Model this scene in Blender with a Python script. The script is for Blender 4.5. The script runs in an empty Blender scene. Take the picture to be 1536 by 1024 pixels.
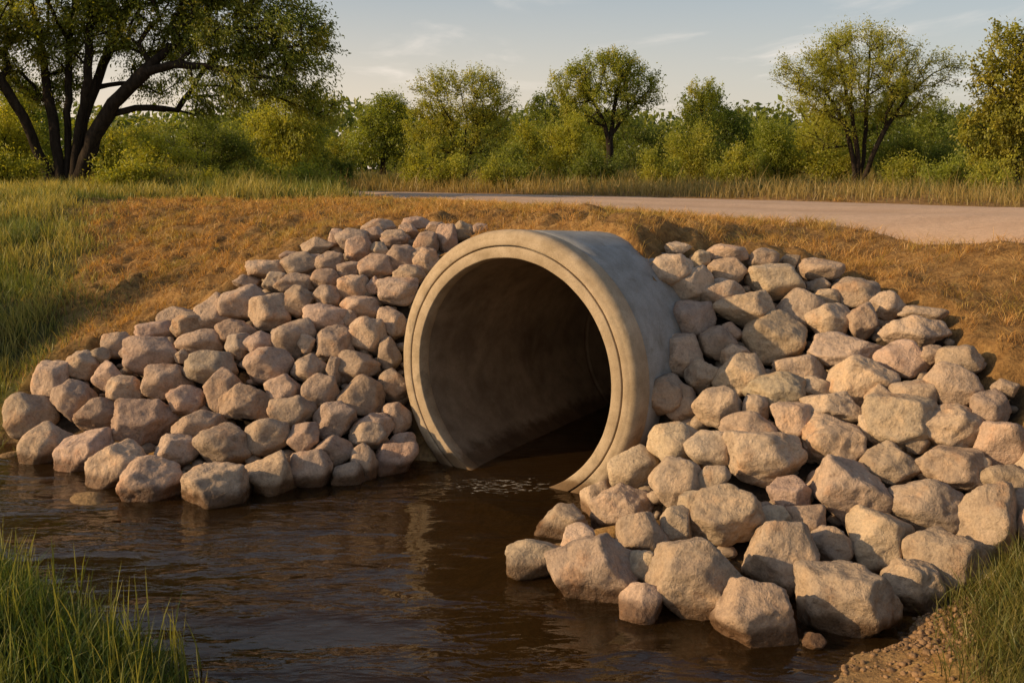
import bpy, math, random
import numpy as np
from mathutils import Vector, Matrix

rng = np.random.default_rng(11)
random.seed(5)
scene = bpy.context.scene
C = scene.collection

# ------------------------------------------------------------------ camera
F = 1500.0
PITCH = math.atan(257.0 / F)
H = 2.10
cam_data = bpy.data.cameras.new("camera")
cam_data.sensor_width = 36.0
cam_data.lens = F / 1536.0 * 36.0
cam_data.clip_start = 0.05
cam_data.clip_end = 3000.0
cam = bpy.data.objects.new("camera", cam_data)
C.objects.link(cam)
cam.location = (0, 0, H)
cam.rotation_euler = (math.pi / 2 - PITCH, 0, 0)
scene.camera = cam
CP, SP = math.cos(PITCH), math.sin(PITCH)


def ray(px, py):
    u = (px - 768.0) / F
    v = (512.0 - py) / F
    return np.array([u, CP + v * SP, -SP + v * CP])


def at_y(px, py, d):
    r = ray(px, py)
    return np.array([0, 0, H]) + r * (d / r[1])


def at_z(px, py, z):
    r = ray(px, py)
    return np.array([0, 0, H]) + r * ((z - H) / r[2])


# ------------------------------------------------------------------ numpy noise
_perm = np.random.default_rng(3).permutation(256)
_perm = np.concatenate([_perm, _perm, _perm])
_grad = np.random.default_rng(4).normal(size=(256, 3))
_grad /= np.linalg.norm(_grad, axis=1)[:, None]


def noise3(p):
    p = np.asarray(p, float)
    i = np.floor(p).astype(int)
    f = p - i
    w = f * f * f * (f * (f * 6 - 15) + 10)
    i = i & 255
    out = np.zeros(len(p))
    for dx in (0, 1):
        for dy in (0, 1):
            for dz in (0, 1):
                h = _perm[_perm[_perm[(i[:, 0] + dx) & 255] + ((i[:, 1] + dy) & 255)] + ((i[:, 2] + dz) & 255)]
                g = _grad[h]
                d = f - np.array([dx, dy, dz])
                wt = (w[:, 0] if dx else 1 - w[:, 0]) * (w[:, 1] if dy else 1 - w[:, 1]) * (w[:, 2] if dz else 1 - w[:, 2])
                out += wt * (g * d).sum(1)
    return out * 1.6


def fbm(p, octv=3, lac=2.1, gain=0.5):
    a, s, out = 1.0, 1.0, 0.0
    for k in range(octv):
        out = out + a * noise3(np.asarray(p) * s + k * 17.3)
        a *= gain
        s *= lac
    return out


def n2(x, y, scale, octv=2, off=0.0):
    return fbm(np.stack([x * scale, y * scale, np.full_like(x, off)], 1), octv)


def sstep(a, b, x):
    t = np.clip((x - a) / (b - a), 0, 1)
    return t * t * (3 - 2 * t)


# ------------------------------------------------------------------ mesh helpers
def mesh_np(name, verts, faces_list, cols=None, smooth=True, uv=None):
    """faces_list: list of (M,k) int arrays."""
    me = bpy.data.meshes.new(name)
    verts = np.asarray(verts, dtype=np.float32)
    me.vertices.add(len(verts))
    me.vertices.foreach_set("co", verts.ravel())
    loops = np.concatenate([np.asarray(f).ravel() for f in faces_list]).astype(np.int32)
    sizes = np.concatenate([np.full(len(f), np.asarray(f).shape[1]) for f in faces_list]).astype(np.int32)
    starts = np.concatenate([[0], np.cumsum(sizes)[:-1]]).astype(np.int32)
    me.loops.add(len(loops))
    me.loops.foreach_set("vertex_index", loops)
    me.polygons.add(len(sizes))
    me.polygons.foreach_set("loop_start", starts)
    me.polygons.foreach_set("use_smooth", np.full(len(sizes), smooth, dtype=bool))
    me.update(calc_edges=True)
    if cols is not None:
        ca = me.color_attributes.new("col", 'FLOAT_COLOR', 'POINT')
        c4 = np.ones((len(verts), 4), dtype=np.float32)
        c4[:, :3] = cols
        ca.data.foreach_set("color", c4.ravel())
    me.validate()
    return me


def link(name, me, mat, parent=None):
    o = bpy.data.objects.new(name, me)
    C.objects.link(o)
    if mat is not None and len(me.materials) == 0:
        me.materials.append(mat)
    if parent is not None:
        o.parent = parent
    return o


def tag(o, label=None, cat=None, group=None, kind=None):
    if label:
        o["label"] = label
    if cat:
        o["category"] = cat
    if group:
        o["group"] = group
    if kind:
        o["kind"] = kind
    return o


def empty(name, loc, label, cat, group=None):
    o = bpy.data.objects.new(name, None)
    C.objects.link(o)
    o.location = loc
    o.empty_display_size = 0.2
    return tag(o, label, cat, group)


# ------------------------------------------------------------------ node helpers
def new_mat(name):
    m = bpy.data.materials.new(name)
    m.use_nodes = True
    nt = m.node_tree
    nt.nodes.clear()
    return m, nt, nt.nodes, nt.links


def nd(nt, typ, **kw):
    n = nt.nodes.new(typ)
    for k, v in kw.items():
        if k.startswith("i_"):
            n.inputs[k[2:].replace("_", " ")].default_value = v
        else:
            setattr(n, k, v)
    return n


def ramp(nt, fac, stops):
    r = nt.nodes.new("ShaderNodeValToRGB")
    el = r.color_ramp.elements
    while len(el) < len(stops):
        el.new(0.5)
    for e, (p, c) in zip(el, stops):
        e.position = p
        e.color = (c[0], c[1], c[2], 1) if not isinstance(c, (int, float)) else (c, c, c, 1)
    nt.links.new(fac, r.inputs[0])
    return r.outputs[0]


def mixc(nt, fac, a, b, blend='MIX'):
    m = nt.nodes.new("ShaderNodeMix")
    m.data_type = 'RGBA'
    m.blend_type = blend
    for sock, val in ((m.inputs[0], fac), (m.inputs[6], a), (m.inputs[7], b)):
        if hasattr(val, "links") or isinstance(val, bpy.types.NodeSocket):
            nt.links.new(val, sock)
        elif isinstance(val, (int, float)):
            sock.default_value = val
        else:
            sock.default_value = (*val[:3], 1)
    return m.outputs[2]


def math_n(nt, op, a, b=None, clamp=False):
    m = nt.nodes.new("ShaderNodeMath")
    m.operation = op
    m.use_clamp = clamp
    for s, v in ((m.inputs[0], a), (m.inputs[1], b)):
        if v is None:
            continue
        if isinstance(v, bpy.types.NodeSocket):
            nt.links.new(v, s)
        else:
            s.default_value = v
    return m.outputs[0]


def noise_tex(nt, vec, scale, detail=4, rough=0.55, dist=0.0):
    n = nt.nodes.new("ShaderNodeTexNoise")
    n.inputs["Scale"].default_value = scale
    n.inputs["Detail"].default_value = detail
    n.inputs["Roughness"].default_value = rough
    n.inputs["Distortion"].default_value = dist
    if vec is not None:
        nt.links.new(vec, n.inputs["Vector"])
    return n.outputs["Fac"]


def maprange(nt, v, a, b, c=0.0, d=1.0):
    m = nt.nodes.new("ShaderNodeMapRange")
    m.interpolation_type = 'SMOOTHSTEP'
    nt.links.new(v, m.inputs[0])
    for k, x in enumerate((a, b, c, d)):
        m.inputs[k + 1].default_value = x
    return m.outputs[0]


def bump(nt, height, strength, dist, normal=None):
    b = nt.nodes.new("ShaderNodeBump")
    b.inputs["Strength"].default_value = strength
    b.inputs["Distance"].default_value = dist
    nt.links.new(height, b.inputs["Height"])
    if normal is not None:
        nt.links.new(normal, b.inputs["Normal"])
    return b.outputs[0]


def principled(nt, col, rough, normal=None, spec=0.3):
    p = nt.nodes.new("ShaderNodeBsdfPrincipled")
    out = nt.nodes.new("ShaderNodeOutputMaterial")
    nt.links.new(p.outputs[0], out.inputs[0])
    if isinstance(col, bpy.types.NodeSocket):
        nt.links.new(col, p.inputs["Base Color"])
    else:
        p.inputs["Base Color"].default_value = (*col, 1)
    if isinstance(rough, bpy.types.NodeSocket):
        nt.links.new(rough, p.inputs["Roughness"])
    else:
        p.inputs["Roughness"].default_value = rough
    p.inputs["Specular IOR Level"].default_value = spec
    if normal is not None:
        nt.links.new(normal, p.inputs["Normal"])
    return p


def world_pos(nt):
    g = nt.nodes.new("ShaderNodeNewGeometry")
    return g.outputs["Position"]


# ------------------------------------------------------------------ materials
def make_stone():
    m, nt, N, L = new_mat("stone")
    tc = nd(nt, "ShaderNodeTexCoord")
    oi = nd(nt, "ShaderNodeObjectInfo")
    add = nd(nt, "ShaderNodeVectorMath", operation='MULTIPLY_ADD')
    L.new(oi.outputs["Random"], add.inputs[0])
    add.inputs[1].default_value = (37.0, 53.0, 71.0)
    L.new(tc.outputs["Object"], add.inputs[2])
    v = add.outputs[0]
    n_big = noise_tex(nt, v, 6.0, 3, 0.55)
    n_mid = noise_tex(nt, v, 15.0, 6, 0.68, 0.15)
    n_fine = noise_tex(nt, v, 70.0, 4, 0.7)
    col = mixc(nt, 1.0, oi.outputs["Color"], ramp(nt, n_big, [(0.25, (0.74, 0.72, 0.72)), (0.5, (1, 1, 1)), (0.75, (1.14, 1.06, 0.96))]), 'MULTIPLY')
    col = mixc(nt, 1.0, col, ramp(nt, n_mid, [(0.28, (0.55, 0.53, 0.52)), (0.47, (1, 1, 1)), (0.72, (1.16, 1.13, 1.1))]), 'MULTIPLY')
    col = mixc(nt, 0.8, col, ramp(nt, n_fine, [(0.3, (0.7, 0.7, 0.7)), (0.6, (1.1, 1.1, 1.1))]), 'MULTIPLY')
    # rusty patches
    rust = maprange(nt, noise_tex(nt, v, 4.0, 4, 0.6), 0.55, 0.72, 0, 0.55)
    col = mixc(nt, rust, col, mixc(nt, 1.0, col, (1.12, 0.82, 0.58), 'MULTIPLY'))
    # dark speckles
    spk = maprange(nt, noise_tex(nt, v, 120.0, 2, 0.5), 0.66, 0.74, 0, 0.5)
    col = mixc(nt, spk, col, (0.07, 0.06, 0.05))
    # wet and silty near the water level
    sp = nd(nt, "ShaderNodeSeparateXYZ")
    L.new(world_pos(nt), sp.inputs[0])
    zz = math_n(nt, 'ADD', sp.outputs[2], math_n(nt, 'MULTIPLY', math_n(nt, 'SUBTRACT', n_big, 0.5), 0.07))
    wet = maprange(nt, zz, 0.055, 0.115, 1.0, 0.0)
    col = mixc(nt, math_n(nt, 'MULTIPLY', wet, 0.92), col, mixc(nt, 1.0, col, (0.27, 0.20, 0.14), 'MULTIPLY'))
    rough = maprange(nt, wet, 0, 1, 0.88, 0.35)
    h = math_n(nt, 'ADD', math_n(nt, 'MULTIPLY', n_mid, 1.0), math_n(nt, 'MULTIPLY', n_fine, 0.30))
    vor = nd(nt, "ShaderNodeTexVoronoi")
    vor.inputs["Scale"].default_value = 24.0
    L.new(v, vor.inputs["Vector"])
    h = math_n(nt, 'ADD', h, math_n(nt, 'MULTIPLY', vor.outputs["Distance"], 0.22))
    principled(nt, col, rough, bump(nt, h, 0.95, 0.026), 0.2)
    return m


def make_concrete(name, lo, mid, hi):
    m, nt, N, L = new_mat(name)
    tc = nd(nt, "ShaderNodeTexCoord")
    v = tc.outputs["Object"]
    n1 = noise_tex(nt, v, 2.2, 5, 0.6, 0.3)
    n2_ = noise_tex(nt, v, 9.0, 5, 0.65)
    n3 = noise_tex(nt, v, 110.0, 3, 0.6)
    col = ramp(nt, n1, [(0.3, lo), (0.55, mid), (0.75, hi)])
    col = mixc(nt, 0.7, col, ramp(nt, n2_, [(0.3, (0.66, 0.62, 0.56)), (0.6, (1.05, 1.05, 1.05))]), 'MULTIPLY')
    col = mixc(nt, 0.6, col, ramp(nt, n3, [(0.35, (0.8, 0.8, 0.8)), (0.6, (1.08, 1.08, 1.08))]), 'MULTIPLY')
    # lichen / damp stains
    st = maprange(nt, noise_tex(nt, v, 5.0, 6, 0.7, 0.8), 0.56, 0.72, 0, 0.55)
    col = mixc(nt, st, col, (0.15, 0.125, 0.085))
    vor = nd(nt, "ShaderNodeTexVoronoi")
    vor.inputs["Scale"].default_value = 42.0
    L.new(v, vor.inputs["Vector"])
    pit = maprange(nt, vor.outputs["Distance"], 0.05, 0.14, 0.7, 0.0)
    col = mixc(nt, math_n(nt, 'MULTIPLY', pit, 0.85), col, (0.09, 0.075, 0.06))
    # damp silt band above the water
    sp = nd(nt, "ShaderNodeSeparateXYZ")
    L.new(world_pos(nt), sp.inputs[0])
    zz = math_n(nt, 'ADD', sp.outputs[2], math_n(nt, 'MULTIPLY', math_n(nt, 'SUBTRACT', n2_, 0.5), 0.12))
    wet = maprange(nt, zz, 0.05, 0.13, 0.9, 0.0)
    col = mixc(nt, wet, col, mixc(nt, 1.0, col, (0.34, 0.26, 0.18), 'MULTIPLY'))
    h = math_n(nt, 'SUBTRACT', math_n(nt, 'ADD', n2_, math_n(nt, 'MULTIPLY', n3, 0.25)), math_n(nt, 'MULTIPLY', pit, 0.3))
    principled(nt, col, 0.85, bump(nt, h, 0.35, 0.012), 0.25)
    return m


def make_ground():
    m, nt, N, L = new_mat("ground_soil")
    p = world_pos(nt)
    at = nd(nt, "ShaderNodeAttribute", attribute_name="col")
    sep = nd(nt, "ShaderNodeSeparateColor")
    L.new(at.outputs["Color"], sep.inputs[0])
    green, dirt, mud = sep.outputs[0], sep.outputs[1], sep.outputs[2]
    n1 = noise_tex(nt, p, 1.3, 5, 0.6)
    n2_ = noise_tex(nt, p, 9.0, 6, 0.7, 0.4)
    n3 = noise_tex(nt, p, 45.0, 4, 0.7)
    dry = ramp(nt, n2_, [(0.28, (0.11, 0.058, 0.02)), (0.5, (0.30, 0.17, 0.06)), (0.72, (0.46, 0.29, 0.11))])
    dry = mixc(nt, 0.6, dry, ramp(nt, n1, [(0.3, (0.75, 0.68, 0.6)), (0.7, (1.15, 1.12, 1.05))]), 'MULTIPLY')
    grs = ramp(nt, n2_, [(0.3, (0.035, 0.04, 0.010)), (0.7, (0.10, 0.10, 0.028))])
    crevice_shade = ramp(nt, n2_, [(0.3, (0.025, 0.018, 0.012)), (0.7, (0.07, 0.05, 0.033))])  # soil between boulders painted near black to deepen the crevice shade
    md = ramp(nt, n2_, [(0.3, (0.16, 0.095, 0.038)), (0.7, (0.40, 0.25, 0.11))])
    col = mixc(nt, green, dry, grs)
    col = mixc(nt, dirt, col, crevice_shade)
    col = mixc(nt, mud, col, md)
    col = mixc(nt, 0.7, col, ramp(nt, n3, [(0.3, (0.6, 0.6, 0.6)), (0.65, (1.15, 1.15, 1.15))]), 'MULTIPLY')
    h = math_n(nt, 'ADD', math_n(nt, 'MULTIPLY', n2_, 1.0), math_n(nt, 'MULTIPLY', n3, 0.4))
    rough = maprange(nt, mud, 0.2, 1, 0.95, 0.6)
    principled(nt, col, rough, bump(nt, h, 0.9, 0.04), 0.15)
    return m


def make_road():
    m, nt, N, L = new_mat("gravel_road")
    p = world_pos(nt)
    at = nd(nt, "ShaderNodeAttribute", attribute_name="col")
    sep = nd(nt, "ShaderNodeSeparateColor")
    L.new(at.outputs["Color"], sep.inputs[0])
    n1 = noise_tex(nt, p, 0.9, 5, 0.6)
    n2_ = noise_tex(nt, p, 14.0, 5, 0.7)
    n3 = noise_tex(nt, p, 70.0, 3, 0.7)
    col = ramp(nt, n1, [(0.3, (0.53, 0.355, 0.235)), (0.7, (0.64, 0.445, 0.305))])
    col = mixc(nt, 0.6, col, ramp(nt, n2_, [(0.3, (0.7, 0.68, 0.66)), (0.65, (1.1, 1.1, 1.1))]), 'MULTIPLY')
    col = mixc(nt, 0.6, col, ramp(nt, n3, [(0.3, (0.65, 0.65, 0.65)), (0.65, (1.12, 1.12, 1.12))]), 'MULTIPLY')
    col = mixc(nt, math_n(nt, 'MULTIPLY', sep.outputs[0], 0.8), col, (0.34, 0.215, 0.125))
    h = math_n(nt, 'ADD', n2_, math_n(nt, 'MULTIPLY', n3, 0.5))
    principled(nt, col, 0.92, bump(nt, h, 0.5, 0.02), 0.15)
    return m


def make_leaf(name, trans=0.45):
    m, nt, N, L = new_mat(name)
    at = nd(nt, "ShaderNodeAttribute", attribute_name="col")
    d = nd(nt, "ShaderNodeBsdfDiffuse")
    t = nd(nt, "ShaderNodeBsdfTranslucent")
    g = nd(nt, "ShaderNodeBsdfGlossy")
    g.inputs["Roughness"].default_value = 0.45
    L.new(at.outputs["Color"], d.inputs[0])
    L.new(mixc(nt, 1.0, at.outputs["Color"], (1.5, 1.35, 0.6), 'MULTIPLY'), t.inputs[0])
    g.inputs[0].default_value = (0.9, 0.9, 0.8, 1)
    mx = nd(nt, "ShaderNodeMixShader")
    mx.inputs[0].default_value = trans
    L.new(d.outputs[0], mx.inputs[1])
    L.new(t.outputs[0], mx.inputs[2])
    mx2 = nd(nt, "ShaderNodeMixShader")
    mx2.inputs[0].default_value = 0.025
    L.new(mx.outputs[0], mx2.inputs[1])
    L.new(g.outputs[0], mx2.inputs[2])
    out = nd(nt, "ShaderNodeOutputMaterial")
    L.new(mx2.outputs[0], out.inputs[0])
    return m


def make_bark():
    m, nt, N, L = new_mat("bark")
    tc = nd(nt, "ShaderNodeTexCoord")
    mp = nd(nt, "ShaderNodeMapping")
    mp.inputs["Scale"].default_value = (1, 1, 0.25)
    L.new(tc.outputs["Object"], mp.inputs[0])
    n1 = noise_tex(nt, mp.outputs[0], 14.0, 5, 0.7, 0.5)
    col = ramp(nt, n1, [(0.3, (0.012, 0.009, 0.007)), (0.6, (0.040, 0.029, 0.021)), (0.8, (0.07, 0.053, 0.038))])
    principled(nt, col, 0.95, bump(nt, n1, 0.9, 0.03), 0.1)
    return m


def make_water():
    m, nt, N, L = new_mat("stream_water")
    p = world_pos(nt)
    mp = nd(nt, "ShaderNodeMapping")
    mp.inputs["Scale"].default_value = (1.0, 2.5, 1.0)
    mp.inputs["Rotation"].default_value = (0, 0, math.radians(-6))
    L.new(p, mp.inputs[0])
    r1 = noise_tex(nt, mp.outputs[0], 2.0, 2, 0.5, 0.9)
    r2 = noise_tex(nt, mp.outputs[0], 6.5, 2, 0.5, 1.0)
    mp2 = nd(nt, "ShaderNodeMapping")
    mp2.inputs["Scale"].default_value = (1.0, 1.8, 1.0)
    mp2.inputs["Rotation"].default_value = (0, 0, math.radians(20))
    L.new(p, mp2.inputs[0])
    r3 = noise_tex(nt, mp2.outputs[0], 1.1, 2, 0.5)
    calm = maprange(nt, r3, 0.36, 0.64, 0.22, 1.1)
    h = math_n(nt, 'ADD', math_n(nt, 'MULTIPLY', r1, 0.9), math_n(nt, 'MULTIPLY', r2, 0.34))
    h = math_n(nt, 'MULTIPLY', h, calm)
    nb = bump(nt, h, 1.0, 0.026)
    gl = nd(nt, "ShaderNodeBsdfGlossy")
    gl.inputs["Roughness"].default_value = 0.02
    gl.inputs[0].default_value = (1, 1, 1, 1)
    L.new(nb, gl.inputs["Normal"])
    # silty water: a tinted see-through body over the stream bed
    tr = nd(nt, "ShaderNodeBsdfTransparent")
    tr.inputs[0].default_value = (0.92, 0.66, 0.34, 1)
    silt = nd(nt, "ShaderNodeBsdfDiffuse")
    silt.inputs[0].default_value = (0.085, 0.046, 0.015, 1)
    body = nd(nt, "ShaderNodeMixShader")
    body.inputs[0].default_value = 0.20
    L.new(tr.outputs[0], body.inputs[1])
    L.new(silt.outputs[0], body.inputs[2])
    fr = nd(nt, "ShaderNodeFresnel")
    fr.inputs["IOR"].default_value = 1.33
    L.new(nb, fr.inputs["Normal"])
    mx = nd(nt, "ShaderNodeMixShader")
    L.new(fr.outputs[0], mx.inputs[0])
    L.new(body.outputs[0], mx.inputs[1])
    L.new(gl.outputs[0], mx.inputs[2])
    # foam flecks below the outlet
    foam_c = at_z(748, 728, 0)
    sub = nd(nt, "ShaderNodeVectorMath", operation='SUBTRACT')
    L.new(p, sub.inputs[0])
    sub.inputs[1].default_value = tuple(foam_c)
    rot = nd(nt, "ShaderNodeMapping")
    rot.inputs["Rotation"].default_value = (0, 0, math.radians(34))
    rot.inputs["Scale"].default_value = (1.35, 2.6, 1)
    L.new(sub.outputs[0], rot.inputs[0])
    ln = nd(nt, "ShaderNodeVectorMath", operation='LENGTH')
    L.new(rot.outputs[0], ln.inputs[0])
    near = maprange(nt, ln.outputs["Value"], 0.15, 1.0, 0.22, 0.0)
    mp3 = nd(nt, "ShaderNodeMapping")
    mp3.inputs["Scale"].default_value = (0.8, 2.8, 1.0)
    mp3.inputs["Rotation"].default_value = (0, 0, math.radians(34))
    L.new(p, mp3.inputs[0])
    fn = noise_tex(nt, mp3.outputs[0], 17.0, 3, 0.6, 0.6)
    fm = maprange(nt, math_n(nt, 'ADD', fn, near), 0.75, 0.86, 0, 0.6)
    fm = math_n(nt, 'MULTIPLY', fm, maprange(nt, ln.outputs["Value"], 0.9, 1.4, 1.0, 0.0))
    fd = nd(nt, "ShaderNodeBsdfDiffuse")
    fd.inputs[0].default_value = (0.55, 0.5, 0.42, 1)
    mx2 = nd(nt, "ShaderNodeMixShader")
    L.new(fm, mx2.inputs[0])
    L.new(mx.outputs[0], mx2.inputs[1])
    L.new(fd.outputs[0], mx2.inputs[2])
    out = nd(nt, "ShaderNodeOutputMaterial")
    L.new(mx2.outputs[0], out.inputs[0])
    return m


def make_pebble():
    m, nt, N, L = new_mat("pebble_stone")
    at = nd(nt, "ShaderNodeAttribute", attribute_name="col")
    p = world_pos(nt)
    n1 = noise_tex(nt, p, 60.0, 4, 0.7)
    col = mixc(nt, 1.0, at.outputs["Color"], ramp(nt, n1, [(0.3, (0.6, 0.6, 0.6)), (0.65, (1.15, 1.15, 1.15))]), 'MULTIPLY')
    principled(nt, col, 0.85, bump(nt, n1, 0.6, 0.01), 0.2)
    return m


M_STONE = make_stone()
M_CONC = make_concrete("concrete", (0.27, 0.26, 0.24), (0.315, 0.305, 0.285), (0.35, 0.335, 0.31))
M_RIM = make_concrete("weathered_sunlit_rim", (0.32, 0.24, 0.15), (0.43, 0.33, 0.22), (0.48, 0.375, 0.26))  # golden sun tone of the pipe face painted into the rim colour
M_BORE = make_concrete("shade_painted_bore", (0.14, 0.10, 0.065), (0.245, 0.185, 0.125), (0.30, 0.23, 0.16))  # inside of the pipe coloured darker to deepen its shade
M_GROUND = make_ground()
M_ROAD = make_road()
M_LEAF = make_leaf("leaf", 0.5)
M_GRASS = make_leaf("grass_blade", 0.35)
M_BARK = make_bark()
M_WATER = make_water()
M_PEB = make_pebble()

# ------------------------------------------------------------------ pipe frame
PIPE_ANG = math.radians(35.6)
PIPE_Y = 6.65
pc = at_y(763, 563, PIPE_Y)                   # centre of the mouth
AX = np.array([math.sin(PIPE_ANG), math.cos(PIPE_ANG), 0.0])
TX = np.array([math.cos(PIPE_ANG), -math.sin(PIPE_ANG), 0.0])


TILT = 0.06


def s_cut(t):
    t = np.clip(t, -1.1, 1.1)
    return np.where(t > 0, 1.16 - 0.52 * t - 0.36 * t * t, 1.16 - 0.15 * t * t)


def pipe_pt(s, t=0.0):
    return pc + AX * s + TX * t


# ------------------------------------------------------------------ terrain control points
ctrl = []


def cy(px, py, d):
    ctrl.append(at_y(px, py, d))


def cz(px, py, z):
    ctrl.append(at_z(px, py, z))


def cp(x, y, z):
    ctrl.append(np.array([x, y, z]))


L_FOOT = [(20, 690), (60, 700), (110, 722), (185, 752), (320, 765), (400, 752), (470, 735), (530, 728), (590, 715), (645, 692)]
L_TOP = [(50, 548, 7.9), (150, 530, 8.0), (260, 470, 8.4), (370, 408, 8.7), (450, 368, 8.9), (560, 333, 9.3), (640, 327, 9.6), (720, 340, 8.9)]
R_FOOT = [(770, 858, 0), (830, 905, 0), (960, 927, 0), (1075, 962, 0), (1140, 968, 0), (1200, 942, 0.02), (1330, 938, 0.03), (1420, 892, 0.08), (1482, 848, 0.2), (1540, 740, 0.42)]
R_TOP = [(985, 380, 7.1), (1120, 373, 7.8), (1230, 388, 7.7), (1340, 440, 6.9), (1410, 478, 6.3), (1470, 528, 5.85), (1535, 580, 5.5)]
for a in L_FOOT:
    cz(*a, 0.0)
for a in L_TOP:
    cy(*a)
for a in R_FOOT:
    cz(*a)
for a in R_TOP:
    cy(*a)
# beside the pipe
cy(598, 400, 8.3); cy(590, 480, 7.9); cy(592, 560, 7.5); cy(600, 620, 7.2)
cy(1012, 430, 7.1); cy(1010, 500, 6.75); cy(1000, 570, 6.5); cy(965, 645, 6.22); cy(930, 690, 6.05); cy(895, 740, 5.85); cy(850, 790, 5.7)
for s, t, z in ((0.6, 1.15, 0.75), (1.0, 1.15, 1.08), (1.0, 1.5, 0.85), (1.4, 1.1, 1.33), (1.5, 1.5, 1.18), (2.0, 1.2, 1.45)):
    q = pipe_pt(s, t)
    cp(q[0], q[1], z + 0.06)
# ground before, in and above the pipe
for s, t, z in ((-0.35, 0, -0.24), (-0.35, -0.5, -0.22), (0.15, 0, -0.1), (0.2, -0.6, 0.0), (0.65, 0, 0.7), (1.3, 0, 1.62), (1.3, -0.4, 1.58), (1.2, 0.4, 1.56), (1.8, 0, 1.62), (-0.1, 0.8, -0.2), (-0.35, 0.95, -0.12), (0.25, 0.9, -0.1)):
    q = pipe_pt(s, t)
    cp(q[0], q[1], z + (0.08 if z > 0.5 else 0))
cy(860, 322, 10.8)
# dry shoulder and slope
for a in ((400, 320, 12.5), (500, 312, 13.5), (640, 312, 13.3), (1000, 330, 11.8), (1300, 375, 8.7), (1300, 405, 7.9), (1450, 430, 6.9), (1536, 480, 6.4), (1600, 470, 6.6),
          (300, 360, 11.2), (200, 420, 10.0), (100, 480, 9.3), (380, 370, 10.2), (250, 440, 9.2)):
    cy(*a)
# left bank
for a in ((0, 650, 7.6), (0, 600, 8.1), (0, 450, 10.0), (0, 335, 13.2), (220, 330, 13.2), (-250, 640, 7.7), (-250, 450, 10.5), (-600, 600, 8.2)):
    cy(*a)
cz(0, 700, 0.0); cz(-200, 705, 0.0); cz(-500, 710, 0.0)
# near left bank
for a in ((-10, 842, 0.0), (80, 905, 0.0), (200, 968, 0.0), (285, 1022, 0.0), (345, 1200, 0.0)):
    cz(*a)
for a in ((0, 905, 0.16), (60, 985, 0.15), (170, 1050, 0.10), (-250, 960, 0.25), (0, 1130, 0.25), (-400, 880, 0.25)):
    cz(*a)
cp(-2.0, 2.0, 0.25); cp(-4.5, 3.0, 0.4); cp(-9, 4.0, 0.6); cp(-3, -4, 0.4); cp(-9, -6, 0.9)
# near right mud bank
for a in ((1215, 985, 0.0), (1230, 1050, 0.0), (1250, 1200, 0.0)):
    cz(*a)
for a in ((1330, 1000, 0.05), (1420, 960, 0.10), (1480, 910, 0.2), (1420, 1060, 0.14), (1536, 850, 0.33), (1536, 960, 0.27), (1650, 1000, 0.4)):
    cz(*a)
cp(2.4, 2.5, 0.35); cp(3.6, 4.2, 0.75); cp(4.5, 2.0, 1.1); cp(2.2, -3, 0.5); cp(5, -6, 1.4)
# bed
for a in ((400, 850, -0.24), (250, 820, -0.28), (600, 820, -0.24), (700, 900, -0.24), (450, 950, -0.24), (600, 1000, -0.24), (850, 980, -0.22), (1000, 1010, -0.18), (760, 790, -0.32), (100, 770, -0.25), (-150, 775, -0.25), (-500, 790, -0.25), (900, 1150, -0.28), (550, 1200, -0.24), (1130, 1010, -0.09)):
    cz(*a)
cp(0, 1, -0.35); cp(0, -3, -0.35); cp(0, -9, -0.35); cp(-7, 6.7, -0.3); cp(-12, 7.2, -0.3)
# road bench
ROAD_NEAR = [(3.9, -30), (3.9, -8), (3.9, 0), (3.85, 4), (3.72, 7.25), (3.30, 9.6), (2.15, 12.6), (0.75, 15.0), (-0.8, 17.2), (-2.3, 19.8), (-4.2, 22.8), (-7.0, 25.3), (-11, 27.2), (-18, 29), (-40, 32)]
ROAD_FAR = [(10.8, -30), (10.8, -8), (10.6, 0), (10.0, 6), (8.9, 12.0), (7.4, 15.3), (5.9, 17.9), (3.1, 20.9), (-1.1, 24.2), (-3.6, 26.2), (-6.2, 28.2), (-9.5, 30.0), (-13, 31.3), (-19, 33), (-40, 36)]
for (x, y) in ROAD_NEAR[3:13] + ROAD_FAR[2:13]:
    cp(x, y, 1.55)
cp(3.9, 0, 1.55); cp(10.6, -8, 1.55); cp(3.9, -8, 1.55)
for (x, y) in ((-6, 17), (-9, 15), (-14, 16), (-7, 20), (-12, 22), (-20, 20)):
    cp(x, y, 1.60)
for (x, y) in ((-18, 10), (-25, 5)):
    cp(x, y, 1.38)
for (x, y, z) in ((0, 34, 1.72), (12, 30, 1.72), (18, 20, 1.6), (-20, 36, 1.75), (22, 34, 1.8), (0, 45, 1.9), (30, 10, 1.6), (-35, 30, 1.8)):
    cp(x, y, z + 0.08)
ctrl = np.array(ctrl)


def tps_fit(pts, lam):
    n = len(pts)
    d = np.linalg.norm(pts[:, None, :2] - pts[None, :, :2], axis=2)
    K = np.where(d > 1e-9, d * d * np.log(d + 1e-12), 0) + lam * np.eye(n)
    Pm = np.concatenate([np.ones((n, 1)), pts[:, :2]], 1)
    A = np.zeros((n + 3, n + 3))
    A[:n, :n] = K
    A[:n, n:] = Pm
    A[n:, :n] = Pm.T
    b = np.concatenate([pts[:, 2], np.zeros(3)])
    return np.linalg.solve(A, b)


W_TPS = tps_fit(ctrl, 0.03)


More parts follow.
